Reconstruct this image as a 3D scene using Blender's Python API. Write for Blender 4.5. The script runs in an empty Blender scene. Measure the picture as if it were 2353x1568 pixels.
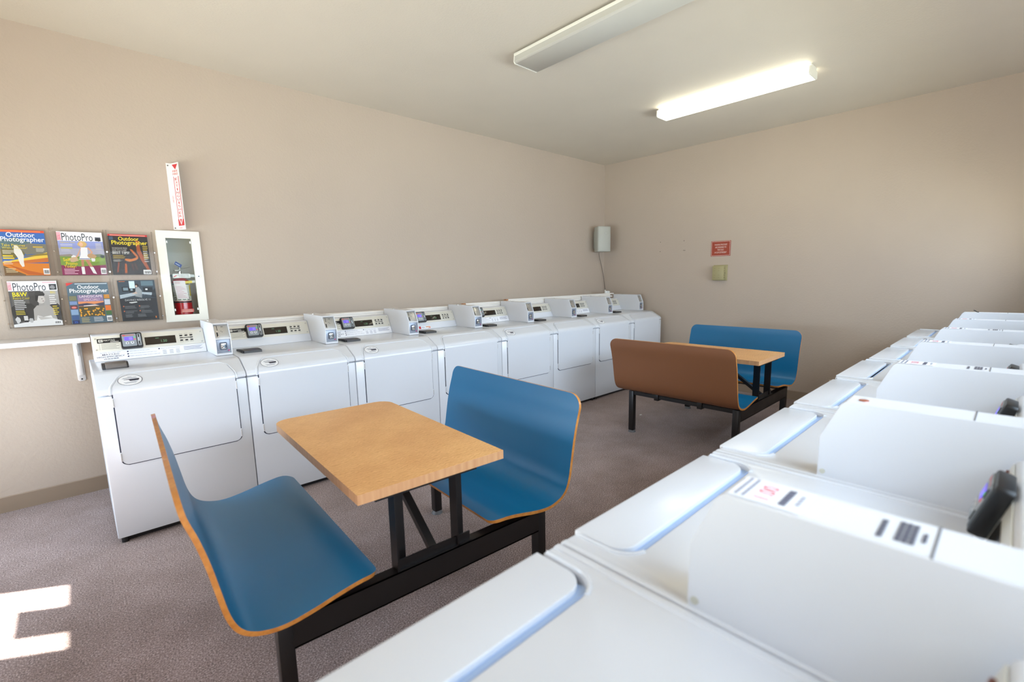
import bpy, bmesh, math, random
from mathutils import Matrix, Vector, Euler

SC = bpy.context.scene
COL = SC.collection
PI = math.pi
random.seed(7)

# ------------------------------------------------------------------ camera
cam_d = bpy.data.cameras.new('camera')
cam = bpy.data.objects.new('camera', cam_d)
COL.objects.link(cam)
SC.camera = cam
cam.location = (-0.0277, -3.2085, 1.3870)
cam.rotation_euler = Euler((1.41936, 0.01725, -0.75790), 'XYZ')
cam_d.sensor_fit = 'HORIZONTAL'
cam_d.sensor_width = 36.0
cam_d.lens = 1084.0 / 2353.0 * 36.0
cam_d.shift_x = -19.8 / 2353.0
cam_d.shift_y = 18.8 / 2353.0
cam_d.clip_start = 0.05
cam_d.clip_end = 100
cam_d.dof.use_dof = True
cam_d.dof.focus_distance = 3.3
cam_d.dof.aperture_fstop = 2.4

# ------------------------------------------------------------------ colour management
vs = SC.view_settings
SC.display_settings.display_device = 'sRGB'
vs.view_transform = 'Standard'
vs.look = 'None'
vs.exposure = 0.0
vs.gamma = 1.0
vs.use_curve_mapping = False
SC.cycles.transparent_max_bounces = 32

# ------------------------------------------------------------------ room numbers
YW, XB, ZC = 0.9954, 5.6192, 2.9162      # washer wall, end wall, ceiling
XF, YR = -1.60, -3.62                    # glazed wall behind the viewer, dryer wall

# ------------------------------------------------------------------ sky, sun, daylight through the glazing
wd = bpy.data.worlds.new('world')
SC.world = wd
wd.use_nodes = True
wd.node_tree.nodes['Background'].inputs['Color'].default_value = (0.72, 0.85, 1.0, 1)
wd.node_tree.nodes['Background'].inputs['Strength'].default_value = 1.2

sun_d = bpy.data.lights.new('sun', 'SUN')
sun = bpy.data.objects.new('sun', sun_d)
COL.objects.link(sun)
sun_d.energy = 45.0
sun_d.angle = math.radians(0.6)
sun_d.color = (1.0, 0.98, 0.95)
_el = math.radians(50.0)
_dir = Vector((0.857 * math.cos(_el), -0.515 * math.cos(_el), -math.sin(_el)))
sun.rotation_euler = _dir.to_track_quat('-Z', 'Y').to_euler()


def area(name, loc, look, sx, sy, energy, color, spread=180):
    d = bpy.data.lights.new(name, 'AREA')
    d.shape = 'RECTANGLE'
    d.size, d.size_y = sx, sy
    d.energy = energy
    d.color = color
    d.spread = math.radians(spread)
    o = bpy.data.objects.new(name, d)
    o.location = loc
    o.rotation_euler = Vector(look).to_track_quat('-Z', 'Z').to_euler()
    COL.objects.link(o)
    return o


# sky seen through the glazing (falls downwards), and the sunlit ground outside throwing light up at the ceiling
SKY = (0.67, 0.83, 1.0)
GND = (1.0, 0.97, 0.92)
area('daylight_door', (XF + 0.06, 0.29, 1.06), (1, -0.06, -0.15), 0.50, 1.75, 34, SKY, 125)
area('daylight_window', (XF + 0.06, -1.75, 1.18), (1, 0, -0.2), 3.05, 1.5, 10, SKY)
area('ground_bounce', (XF + 0.10, -1.75, 1.00), (0.55, 0, 0.83), 3.0, 1.1, 28, GND)
area('daylight_side_window', (2.75, YR + 0.08, 1.53), (0, 1, -0.12), 4.9, 0.62, 54, SKY, 118)
area('side_ground_bounce', (2.75, YR + 0.10, 1.53), (0, 0.70, 0.71), 4.9, 0.6, 16, GND)


# ------------------------------------------------------------------ materials
def lin(c):
    c = c / 255.0
    return c / 12.92 if c <= 0.04045 else ((c + 0.055) / 1.055) ** 2.4


_mc = {}


def M(name, rgb, rough=0.5, metal=0.0, spec=0.5, emit=0.0, coat=0.0, noise=0.0):
    """plain principled material, colour given as sRGB bytes; a faint noise keeps large surfaces alive"""
    k = (name, tuple(rgb), rough, metal, emit, coat, noise)
    if k in _mc:
        return _mc[k]
    m = bpy.data.materials.new(name)
    m.use_nodes = True
    nt = m.node_tree
    b = nt.nodes['Principled BSDF']
    c = tuple(lin(x) for x in rgb) + (1,)
    b.inputs['Base Color'].default_value = c
    b.inputs['Roughness'].default_value = rough
    b.inputs['Metallic'].default_value = metal
    b.inputs['Specular IOR Level'].default_value = spec
    if coat:
        b.inputs['Coat Weight'].default_value = coat
        b.inputs['Coat Roughness'].default_value = 0.08
    if emit:
        b.inputs['Emission Color'].default_value = c
        b.inputs['Emission Strength'].default_value = emit
    if noise:
        tc = nt.nodes.new('ShaderNodeTexCoord')
        n = nt.nodes.new('ShaderNodeTexNoise')
        n.inputs['Scale'].default_value = 9.0
        n.inputs['Detail'].default_value = 5.0
        r = nt.nodes.new('ShaderNodeMapRange')
        r.inputs['To Min'].default_value = max(0.02, rough - noise)
        r.inputs['To Max'].default_value = rough + noise
        nt.links.new(tc.outputs['Object'], n.inputs['Vector'])
        nt.links.new(n.outputs['Fac'], r.inputs['Value'])
        nt.links.new(r.outputs['Result'], b.inputs['Roughness'])
    _mc[k] = m
    return m


def F(r, g, b, rough=0.45):
    """printed ink / flat colour"""
    return M('ink_%02x%02x%02x' % (r, g, b), (r, g, b), rough)


def textured(name, build):
    m = bpy.data.materials.new(name)
    m.use_nodes = True
    nt = m.node_tree
    build(nt, nt.nodes, nt.links, nt.nodes['Principled BSDF'])
    return m


def _noise(N, L, tc, scale, detail=4, rough=0.6, out='Object'):
    n = N.new('ShaderNodeTexNoise')
    n.inputs['Scale'].default_value = scale
    n.inputs['Detail'].default_value = detail
    n.inputs['Roughness'].default_value = rough
    L.new(tc.outputs[out], n.inputs['Vector'])
    return n


def _ramp(N, L, src, stops):
    r = N.new('ShaderNodeValToRGB')
    e = r.color_ramp.elements
    while len(e) < len(stops):
        e.new(0.5)
    for i, (p, c) in enumerate(stops):
        e[i].position = p
        e[i].color = tuple(lin(x) for x in c) + (1,)
    L.new(src, r.inputs['Fac'])
    return r


def paint(name, rgb, bump, scale):
    def b(nt, N, L, P):
        tc = N.new('ShaderNodeTexCoord')
        n = _noise(N, L, tc, 0.9, 3)
        r = _ramp(N, L, n.outputs['Fac'], [(0.3, tuple(x * 0.975 for x in rgb)), (0.7, rgb)])
        L.new(r.outputs['Color'], P.inputs['Base Color'])
        P.inputs['Roughness'].default_value = 0.62
        P.inputs['Specular IOR Level'].default_value = 0.35
        n2 = _noise(N, L, tc, scale, 3, 0.55)
        bp = N.new('ShaderNodeBump')
        bp.inputs['Strength'].default_value = bump
        bp.inputs['Distance'].default_value = 0.004
        L.new(n2.outputs['Fac'], bp.inputs['Height'])
        L.new(bp.outputs['Normal'], P.inputs['Normal'])
    return textured(name, b)


def carpet(nt, N, L, P):
    tc = N.new('ShaderNodeTexCoord')
    n = _noise(N, L, tc, 165, 3, 0.75)
    r = _ramp(N, L, n.outputs['Fac'], [(0.30, (74, 62, 60)), (0.46, (138, 119, 115)), (0.58, (176, 155, 150)), (0.72, (238, 222, 217))])
    big = _noise(N, L, tc, 1.6, 5, 0.65)
    rb = _ramp(N, L, big.outputs['Fac'], [(0.30, (205, 198, 190)), (0.62, (255, 255, 255))])
    st = _noise(N, L, tc, 5.5, 6, 0.62)
    rs = _ramp(N, L, st.outputs['Fac'], [(0.265, (125, 118, 112)), (0.30, (255, 255, 255))])
    m1 = N.new('ShaderNodeMix'); m1.data_type = 'RGBA'; m1.blend_type = 'MULTIPLY'
    m1.inputs['Factor'].default_value = 1.0
    L.new(r.outputs['Color'], m1.inputs['A']); L.new(rb.outputs['Color'], m1.inputs['B'])
    m2 = N.new('ShaderNodeMix'); m2.data_type = 'RGBA'; m2.blend_type = 'MULTIPLY'
    m2.inputs['Factor'].default_value = 0.7
    L.new(m1.outputs['Result'], m2.inputs['A']); L.new(rs.outputs['Color'], m2.inputs['B'])
    L.new(m2.outputs['Result'], P.inputs['Base Color'])
    P.inputs['Roughness'].default_value = 0.95
    P.inputs['Specular IOR Level'].default_value = 0.15
    P.inputs['Sheen Weight'].default_value = 0.22
    P.inputs['Sheen Roughness'].default_value = 0.45
    bp = N.new('ShaderNodeBump')
    bp.inputs['Strength'].default_value = 0.6
    bp.inputs['Distance'].default_value = 0.004
    L.new(n.outputs['Fac'], bp.inputs['Height'])
    L.new(bp.outputs['Normal'], P.inputs['Normal'])


def oak(nt, N, L, P):
    tc = N.new('ShaderNodeTexCoord')
    mp = N.new('ShaderNodeMapping')
    mp.inputs['Scale'].default_value = (1.0, 1.0, 1.0)
    L.new(tc.outputs['Object'], mp.inputs['Vector'])
    w = N.new('ShaderNodeTexWave')
    w.wave_type = 'BANDS'; w.bands_direction = 'Y'
    w.inputs['Scale'].default_value = 26.0
    w.inputs['Distortion'].default_value = 7.0
    w.inputs['Detail'].default_value = 3.0
    w.inputs['Detail Scale'].default_value = 1.6
    L.new(mp.outputs['Vector'], w.inputs['Vector'])
    big = _noise(N, L, tc, 3.5, 4)
    r = _ramp(N, L, w.outputs['Fac'], [(0.0, (217, 160, 98)), (0.5, (234, 180, 114)), (1.0, (241, 192, 128))])
    rb = _ramp(N, L, big.outputs['Fac'], [(0.35, (238, 228, 220)), (0.65, (255, 255, 255))])
    m1 = N.new('ShaderNodeMix'); m1.data_type = 'RGBA'; m1.blend_type = 'MULTIPLY'
    m1.inputs['Factor'].default_value = 1.0
    L.new(r.outputs['Color'], m1.inputs['A']); L.new(rb.outputs['Color'], m1.inputs['B'])
    L.new(m1.outputs['Result'], P.inputs['Base Color'])
    P.inputs['Roughness'].default_value = 0.38


def oak_edge(nt, N, L, P):
    tc = N.new('ShaderNodeTexCoord')
    mp = N.new('ShaderNodeMapping')
    mp.inputs['Scale'].default_value = (55, 55, 4)
    L.new(tc.outputs['Object'], mp.inputs['Vector'])
    n = N.new('ShaderNodeTexNoise')
    n.inputs['Scale'].default_value = 1.0
    n.inputs['Detail'].default_value = 3
    L.new(mp.outputs['Vector'], n.inputs['Vector'])
    r = _ramp(N, L, n.outputs['Fac'], [(0.3, (200, 146, 102)), (0.7, (216, 166, 120))])
    L.new(r.outputs['Color'], P.inputs['Base Color'])
    P.inputs['Roughness'].default_value = 0.45


def plywood(nt, N, L, P):
    tc = N.new('ShaderNodeTexCoord')
    n = _noise(N, L, tc, 40, 4)
    r = _ramp(N, L, n.outputs['Fac'], [(0.3, (176, 108, 42)), (0.7, (206, 140, 66))])
    L.new(r.outputs['Color'], P.inputs['Base Color'])
    P.inputs['Roughness'].default_value = 0.35
    P.inputs['Coat Weight'].default_value = 0.4


def clear(name, tint, refl, rough=0.03):
    m = bpy.data.materials.new(name)
    m.use_nodes = True
    nt = m.node_tree
    N, L = nt.nodes, nt.links
    N.remove(N['Principled BSDF'])
    t = N.new('ShaderNodeBsdfTransparent')
    t.inputs['Color'].default_value = tint + (1,)
    g = N.new('ShaderNodeBsdfGlossy')
    g.inputs['Roughness'].default_value = rough
    lw = N.new('ShaderNodeLayerWeight')
    lw.inputs['Blend'].default_value = refl
    mx = N.new('ShaderNodeMixShader')
    L.new(lw.outputs['Fresnel'], mx.inputs['Fac'])
    L.new(t.outputs['BSDF'], mx.inputs[1])
    L.new(g.outputs['BSDF'], mx.inputs[2])
    L.new(mx.outputs['Shader'], N['Material Output'].inputs['Surface'])
    return m


WALL = paint('beige_wall_paint', (195, 179, 163), 0.42, 60)
CEIL = paint('ceiling_paint', (216, 207, 193), 0.30, 90)
CARPET = textured('speckled_carpet', carpet)
BASEB = M('vinyl_base', (150, 131, 112), 0.5, noise=0.08)
ENAMEL = M('white_enamel', (221, 225, 232), 0.20, spec=0.55)
ENAMEL2 = M('white_painted_steel', (224, 226, 231), 0.30)
PANELC = M('cream_brushed_panel', (227, 224, 213), 0.28, 0.2)
SILVER = M('brushed_steel', (196, 196, 194), 0.32, 0.85)
CHROME = M('chrome', (225, 225, 225), 0.12, 1.0)
GREYPL = M('grey_plate', (150, 158, 172), 0.35, 0.4)
BLACKP = M('black_plastic', (26, 26, 28), 0.38)
DARKGAP = M('dark_gasket', (30, 36, 58), 0.6)
SMOKE = M('smoked_display', (40, 32, 26), 0.12)
HANDLE = M('dark_grey_plastic', (58, 56, 56), 0.33)
BLUE = M('blue_laminate', (4, 101, 146), 0.35, spec=0.5)
BROWN = M('brown_laminate', (134, 88, 58), 0.42)
PLY = textured('varnished_ply_edge', plywood)
OAK = textured('oak_laminate', oak)
OAKE = textured('oak_edge_band', oak_edge)
STEELBLK = M('black_powder_coat', (24, 21, 21), 0.34, noise=0.08)
FRAMEW = M('ivory_enamel', (238, 235, 222), 0.35)
WHITEPL = M('white_plastic', (236, 236, 232), 0.4)
LENS_OFF = M('prismatic_lens_unlit', (196, 194, 186), 0.35)
FIXW = M('fixture_white', (240, 238, 228), 0.4)
ACRYL = clear('clear_acrylic', (0.980, 0.978, 0.975), 0.10)
GLASS = clear('clear_glass', (0.965, 0.98, 0.97), 0.10)
PANE = clear('window_pane', (0.96, 0.98, 0.97), 0.10)
RED = M('extinguisher_red', (190, 22, 34), 0.25, coat=0.5)
GRIP_REFL = M('pale_blue_plastic', (176, 202, 240), 0.35)  # bluish reflection put into the base colour of the grip
LENS_ON = M('glowing_lens', (255, 252, 230), 0.4, emit=6.5)


# ------------------------------------------------------------------ geometry builder
class G:
    def __init__(self):
        self.v, self.f, self.mi, self.mats = [], [], [], []
        self.xf = None

    def m(self, mat):
        if mat not in self.mats:
            self.mats.append(mat)
        return self.mats.index(mat)

    def raw(self, vs_, fs_, mat):
        o = len(self.v)
        k = self.m(mat)
        for p in vs_:
            p = Vector(p)
            self.v.append(self.xf @ p if self.xf else p)
        for f in fs_:
            self.f.append([i + o for i in f])
            self.mi.append(k)
        return self

    def bm(self, bm, mat, bev=0.0, seg=2, ang=0.5):
        bmesh.ops.recalc_face_normals(bm, faces=bm.faces)
        if bev > 0:
            es = [e for e in bm.edges if len(e.link_faces) == 2 and e.calc_face_angle(0) > ang]
            bmesh.ops.bevel(bm, geom=es, offset=bev, segments=seg, profile=0.5, affect='EDGES', clamp_overlap=True)
        bm.verts.index_update()
        self.raw([v.co.copy() for v in bm.verts], [[v.index for v in f.verts] for f in bm.faces], mat)
        bm.free()
        return self

    def box(self, a, b, mat, bev=0.0, seg=2):
        bm = bmesh.new()
        x0, y0, z0 = (min(a[i], b[i]) for i in range(3))
        x1, y1, z1 = (max(a[i], b[i]) for i in range(3))
        vs_ = [bm.verts.new(p) for p in ((x0, y0, z0), (x1, y0, z0), (x1, y1, z0), (x0, y1, z0), (x0, y0, z1), (x1, y0, z1), (x1, y1, z1), (x0, y1, z1))]
        for f in ((0, 3, 2, 1), (4, 5, 6, 7), (0, 1, 5, 4), (1, 2, 6, 5), (2, 3, 7, 6), (3, 0, 4, 7)):
            bm.faces.new([vs_[i] for i in f])
        return self.bm(bm, mat, bev, seg)

    def prism(self, poly, axis, a, b, mat, bev=0.0, seg=2, side=None, ang=0.5):
        bm = bmesh.new()
        put = {'x': lambda p, t: (t, p[0], p[1]), 'y': lambda p, t: (p[0], t, p[1]), 'z': lambda p, t: (p[0], p[1], t)}[axis]
        A = [bm.verts.new(put(p, a)) for p in poly]
        B = [bm.verts.new(put(p, b)) for p in poly]
        n = len(poly)
        bm.faces.new(A)
        bm.faces.new(B)
        for i in range(n):
            bm.faces.new((A[i], A[(i + 1) % n], B[(i + 1) % n], B[i]))
        if side is None:
            return self.bm(bm, mat, bev, seg, ang)
        bmesh.ops.recalc_face_normals(bm, faces=bm.faces)
        bm.verts.index_update()
        o = len(self.v)
        self.raw([v.co.copy() for v in bm.verts], [], mat)
        for f in bm.faces:
            self.f.append([v.index + o for v in f.verts])
            self.mi.append(self.m(mat if len(f.verts) == n and n != 4 or abs(f.normal['xyz'.index(axis)]) > 0.9 else side))
        bm.free()
        return self

    def cyl(self, p0, p1, r0, mat, r1=None, n=20, bev=0.0):
        p0, p1 = Vector(p0), Vector(p1)
        r1 = r0 if r1 is None else r1
        ax = (p1 - p0).normalized()
        u = ax.orthogonal().normalized()
        w = ax.cross(u)
        bm = bmesh.new()
        A = [bm.verts.new(p0 + (u * math.cos(2 * PI * i / n) + w * math.sin(2 * PI * i / n)) * r0) for i in range(n)]
        B = [bm.verts.new(p1 + (u * math.cos(2 * PI * i / n) + w * math.sin(2 * PI * i / n)) * r1) for i in range(n)]
        bm.faces.new(A)
        bm.faces.new(B)
        for i in range(n):
            bm.faces.new((A[i], A[(i + 1) % n], B[(i + 1) % n], B[i]))
        return self.bm(bm, mat, bev, 2, 0.9)

    def lathe(self, c, prof, mat, n=28):
        """prof: (r, z) pairs turned about the vertical through c"""
        rows = []
        vs_, fs_ = [], []
        for r, z in prof:
            rows.append(len(vs_))
            for i in range(n):
                t = 2 * PI * i / n
                vs_.append((c[0] + r * math.cos(t), c[1] + r * math.sin(t), c[2] + z))
        for k in range(len(prof) - 1):
            for i in range(n):
                fs_.append((rows[k] + i, rows[k] + (i + 1) % n, rows[k + 1] + (i + 1) % n, rows[k + 1] + i))
        fs_.append(tuple(range(n))[::-1])
        fs_.append(tuple(rows[-1] + i for i in range(n)))
        return self.raw(vs_, fs_, mat)

    def tube(self, pts, r, mat, n=8):
        pts = [Vector(p) for p in pts]
        vs_, fs_ = [], []
        u = None
        for i, p in enumerate(pts):
            d = (pts[min(i + 1, len(pts) - 1)] - pts[max(i - 1, 0)]).normalized()
            if u is None:
                u = d.orthogonal().normalized()
            u = (u - d * u.dot(d)).normalized()
            w = d.cross(u)
            for k in range(n):
                t = 2 * PI * k / n
                vs_.append(p + (u * math.cos(t) + w * math.sin(t)) * r)
        for i in range(len(pts) - 1):
            for k in range(n):
                fs_.append((i * n + k, i * n + (k + 1) % n, (i + 1) * n + (k + 1) % n, (i + 1) * n + k))
        fs_.append(tuple(range(n))[::-1])
        fs_.append(tuple((len(pts) - 1) * n + k for k in range(n)))
        return self.raw(vs_, fs_, mat)

    def poly(self, pts, mat):
        return self.raw(pts, [list(range(len(pts)))], mat)

    # flat print in the local (u, v) plane at height h of the current frame
    def rect(self, u0, v0, u1, v1, mat, h=0.0):
        return self.poly([(u0, v0, h), (u1, v0, h), (u1, v1, h), (u0, v1, h)], mat)

    def ell(self, cu, cv, ru, rv, mat, h=0.0, n=28):
        return self.poly([(cu + ru * math.cos(2 * PI * i / n), cv + rv * math.sin(2 * PI * i / n), h) for i in range(n)], mat)

    def ring(self, cu, cv, ru, rv, t, mat, h=0.0, n=36):
        vs_ = []
        for i in range(n):
            c, s = math.cos(2 * PI * i / n), math.sin(2 * PI * i / n)
            vs_ += [(cu + ru * c, cv + rv * s, h), (cu + (ru - t) * c, cv + (rv - t) * s, h)]
        return self.raw(vs_, [(2 * i, 2 * ((i + 1) % n), 2 * ((i + 1) % n) + 1, 2 * i + 1) for i in range(n)], mat)

    def text(self, s, u, v, w, hgt, mat, h=0.0, align='l', rot=0.0):
        """flat lettering fitted to a w x hgt box with its lower left (or centre, align='c') at (u, v)"""
        tv, tf = glyphs(s)
        if not tv:
            return self
        if align == 'c':
            u -= w / 2
        c, sn = math.cos(rot), math.sin(rot)
        P = [(p[0] * w, p[1] * hgt) for p in tv]
        return self.raw([(u + c * x - sn * y, v + sn * x + c * y, h) for x, y in P], tf, mat)

    def mesh(self, name, smooth=35):
        me = bpy.data.meshes.new(name)
        me.from_pydata([tuple(p) for p in self.v], [], self.f)
        for m in self.mats:
            me.materials.append(m)
        me.polygons.foreach_set('material_index', self.mi)
        me.update()
        if smooth:
            me.polygons.foreach_set('use_smooth', [True] * len(me.polygons))
            me.set_sharp_from_angle(angle=math.radians(smooth))
        return me


_gl = {}


def glyphs(s):
    body, bold = (s[1:], 0.012) if s.startswith('*') else (s, 0.0)
    if s in _gl:
        return _gl[s]
    cu = bpy.data.curves.new('lettering', 'FONT')
    cu.body = body
    cu.offset = bold
    cu.resolution_u = 3
    o = bpy.data.objects.new('lettering', cu)
    COL.objects.link(o)
    bpy.context.view_layer.update()
    dg = bpy.context.evaluated_depsgraph_get()
    me = bpy.data.meshes.new_from_object(o.evaluated_get(dg))
    P = [v.co.copy() for v in me.vertices]
    fs_ = [list(p.vertices) for p in me.polygons]
    bpy.data.objects.remove(o)
    bpy.data.curves.remove(cu)
    bpy.data.meshes.remove(me)
    if not P:
        _gl[s] = ([], [])
        return _gl[s]
    x0, x1 = min(p.x for p in P), max(p.x for p in P)
    y0, y1 = min(p.y for p in P), max(p.y for p in P)
    _gl[s] = ([((p.x - x0) / max(x1 - x0, 1e-6), (p.y - y0) / max(y1 - y0, 1e-6)) for p in P], fs_)
    return _gl[s]


def frame(o, u, v):
    u, v = Vector(u).normalized(), Vector(v).normalized()
    n = u.cross(v)
    return Matrix(((u.x, v.x, n.x, o[0]), (u.y, v.y, n.y, o[1]), (u.z, v.z, n.z, o[2]), (0, 0, 0, 1)))


def round_rect(u0, v0, u1, v1, r, n=5):
    out = []
    for cx, cy, a in ((u1 - r, v0 + r, -90), (u1 - r, v1 - r, 0), (u0 + r, v1 - r, 90), (u0 + r, v0 + r, 180)):
        for i in range(n + 1):
            t = math.radians(a + 90.0 * i / n)
            out.append((cx + r * math.cos(t), cy + r * math.sin(t)))
    return out


# ------------------------------------------------------------------ scene graph helpers
def thing(name, label, cat, loc=(0, 0, 0), rotz=0.0, group=None):
    o = bpy.data.objects.new(name, None)
    o.empty_display_size = 0.1
    o.location = loc
    o.rotation_euler = (0, 0, rotz)
    o['label'] = label
    o['category'] = cat
    if group:
        o['group'] = group
    COL.objects.link(o)
    return o


_cache = {}


def part(name, key, fn, parent=None, smooth=35, label=None):
    """a mesh child of parent; key lets repeats share one mesh"""
    k = (name, key)
    if key is None or k not in _cache:
        g = G()
        fn(g)
        me = g.mesh(name, smooth)
        if key is not None:
            _cache[k] = me
    else:
        me = _cache[k]
    o = bpy.data.objects.new(name, me)
    COL.objects.link(o)
    if parent is not None:
        o.parent = parent
    if label:
        o['label'] = label
    return o


def solo(name, label, cat, fn, group=None, loc=(0, 0, 0), rotz=0.0, smooth=35):
    o = part(name, None, fn, None, smooth)
    o.location = loc
    o.rotation_euler = (0, 0, rotz)
    o['label'] = label
    o['category'] = cat
    if group:
        o['group'] = group
    return o


def struct(name, fn, parent=None, smooth=35):
    o = part(name, None, fn, parent, smooth)
    if parent is None:
        o['kind'] = 'structure'
    return o


# ================================================================== SETTING
struct('floor', lambda g: g.box((XF - 0.1, YR - 0.1, -0.1), (XB + 0.1, YW + 0.1, 0), CARPET))
struct('ceiling', lambda g: g.box((XF - 0.1, YR - 0.1, ZC), (XB + 0.1, YW + 0.1, ZC + 0.1), CEIL))

# extinguisher cabinet opening in the washer wall
CX0, CX1, CZ0, CZ1 = 0.462, 0.682, 1.125, 1.735


def wall_left(g):
    y0, y1 = YW, YW + 0.2
    g.box((XF - 0.1, y0, 0), (CX0, y1, ZC), WALL)
    g.box((CX1, y0, 0), (XB + 0.1, y1, ZC), WALL)
    g.box((CX0, y0, 0), (CX1, y1, CZ0), WALL)
    g.box((CX0, y0, CZ1), (CX1, y1, ZC), WALL)


def wall_back(g):
    g.box((XB, YR - 0.1, 0), (XB + 0.1, YW, ZC), WALL)


struct('wall_left', wall_left, smooth=0)
wb = struct('wall_back', wall_back, smooth=0)
for y, z in ((0.097, 1.806), (0.098, 1.686), (-0.231, 1.803), (-0.246, 1.684), (-0.230, 1.685)):
    part('nail_hole', 'h', lambda g: g.cyl((0, 0, 0), (-0.0015, 0, 0), 0.0045, BLACKP, n=10), wb).location = (XB, y, z)
VX0, VX1, VZ0, VZ1 = 0.25, 5.25, 1.18, 1.88


def wall_right(g):
    y0, y1 = YR - 0.1, YR
    g.box((XF - 0.1, y0, 0), (VX0, y1, ZC), WALL)
    g.box((VX1, y0, 0), (XB, y1, ZC), WALL)
    g.box((VX0, y0, 0), (VX1, y1, VZ0), WALL)
    g.box((VX0, y0, VZ1), (VX1, y1, ZC), WALL)


struct('wall_right', wall_right, smooth=0)

# glazed wall: door pane Y .0 - .6, wide window Y -3.3 - -.2
DY0, DY1, DZ1 = -0.03, 0.68, 2.12
WY0, WY1, WZ0, WZ1 = -3.32, -0.20, 0.40, 1.96


def wall_front(g):
    x0, x1 = XF - 0.1, XF
    g.box((x0, DY1, 0), (x1, YW, ZC), WALL)
    g.box((x0, WY1, 0), (x1, DY0, ZC), WALL)
    g.box((x0, DY0, DZ1), (x1, DY1, ZC), WALL)
    g.box((x0, WY0, 0), (x1, WY1, WZ0), WALL)
    g.box((x0, WY0, WZ1), (x1, WY1, ZC), WALL)
    g.box((x0, YR, 0), (x1, WY0, ZC), WALL)


struct('wall_front', wall_front, smooth=0)
ALU = M('aluminium_frame', (170, 170, 168), 0.35, 0.7)


def door_frame(g):
    g.box((XF - 0.06, DY0, 0), (XF - 0.02, 0.045, DZ1), ALU)
    g.box((XF - 0.06, 0.60, 0), (XF - 0.02, DY1, DZ1), ALU)
    g.box((XF - 0.06, DY0, 0), (XF - 0.02, DY1, 0.10), ALU)
    g.box((XF - 0.06, DY0, 2.03), (XF - 0.02, DY1, DZ1), ALU)


d1 = struct('door_1', door_frame)
part('glass', None, lambda g: g.box((XF - 0.045, 0.045, 0.10), (XF - 0.039, 0.60, 2.03), PANE), d1)
part('notice', None, lambda g: g.box((XF - 0.039, 0.175, 1.78), (XF - 0.036, 0.395, 2.03), F(225, 225, 222)), d1)  # added sheet out of view, sized to block sun and notch the floor patch
part('pull_handle', None, lambda g: g.tube([(XF - 0.02, 0.06, 0.95), (XF + 0.02, 0.06, 0.95), (XF + 0.02, 0.06, 1.15), (XF - 0.02, 0.06, 1.15)], 0.01, CHROME), d1)


def win_frame(g):
    for a, b in ((WY0, WY0 + 0.05), (-1.80, -1.75), (WY1 - 0.05, WY1)):
        g.box((XF - 0.06, a, WZ0), (XF - 0.02, b, WZ1), ALU)
    g.box((XF - 0.06, WY0, WZ0), (XF - 0.02, WY1, WZ0 + 0.05), ALU)
    g.box((XF - 0.06, WY0, WZ1 - 0.05), (XF - 0.02, WY1, WZ1), ALU)


w1 = struct('window_1', win_frame)
part('pane', None, lambda g: g.box((XF - 0.045, WY0 + 0.05, WZ0 + 0.05), (XF - 0.039, WY1 - 0.05, WZ1 - 0.05), PANE), w1)



def win2_frame(g):
    y0, y1 = YR - 0.06, YR - 0.02
    for i in range(4):
        x = VX0 + (VX1 - VX0 - 0.05) * i / 3
        g.box((x, y0, VZ0), (x + 0.05, y1, VZ1), ALU)
    g.box((VX0, y0, VZ0), (VX1, y1, VZ0 + 0.05), ALU)
    g.box((VX0, y0, VZ1 - 0.05), (VX1, y1, VZ1), ALU)


w2 = struct('window_2', win2_frame)
part('pane', None, lambda g: g.box((VX0 + 0.05, YR - 0.045, VZ0 + 0.05), (VX1 - 0.05, YR - 0.039, VZ1 - 0.05), PANE), w2)

struct('baseboard_left', lambda g: g.prism([(YW, 0), (YW - 0.008, 0), (YW - 0.005, 0.095), (YW, 0.1)], 'x', XF, XB - 0.008, BASEB))
struct('baseboard_back', lambda g: g.prism([(XB, 0), (XB - 0.008, 0), (XB - 0.005, 0.095), (XB, 0.1)], 'y', YR, YW - 0.008, BASEB))


def lawn(nt, N, L, P):
    tc = N.new('ShaderNodeTexCoord')
    n = _noise(N, L, tc, 3, 6)
    r = _ramp(N, L, n.outputs['Fac'], [(0.3, (150, 152, 132)), (0.7, (172, 172, 156))])
    L.new(r.outputs['Color'], P.inputs['Base Color'])
    P.inputs['Roughness'].default_value = 0.9


LAWN = textured('pale_paving', lawn)
struct('ground', lambda g: (g.box((-14, -14, -0.2), (XF - 0.1, 12, -0.12), LAWN), g.box((XF - 0.1, -14, -0.2), (12, YR - 0.1, -0.12), LAWN)))


# ================================================================== WASHERS
WP = 0.69
# slope of a washer's console, local to the machine
CB, CT = (0.55, 0.928), (0.622, 1.078)


def console_frame():
    return frame((0, CB[0], CB[1]), (1, 0, 0), (0, CT[0] - CB[0], CT[1] - CB[1]))


CLEN = math.hypot(CT[0] - CB[0], CT[1] - CB[1])
SL0, SL1 = (0.006, 0.846), (0.130, 0.917)          # slanted brow of the top cap


def w_cabinet(g):
    g.box((0.002, 0, 0.03), (0.688, 0.72, 0.811), ENAMEL, 0.006)


def w_cap(g):
    g.prism([(-0.003, 0.8155), (-0.003, 0.832), (0.008, 0.850), (0.125, 0.914), (0.150, 0.921), (0.20, 0.923), (0.54, 0.928), (0.72, 0.928), (0.72, 0.8155)],
            'x', 0.0015, 0.6885, ENAMEL, 0.007, 3, ang=0.2)


def w_base(g):
    g.box((0.02, 0.03, 0.003), (0.67, 0.70, 0.03), BLACKP)
    for x in (0.03, 0.66):
        g.cyl((x, 0.022, 0.0), (x, 0.022, 0.03), 0.016, BLACKP, n=12)


DOOR_ROWS = None


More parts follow.
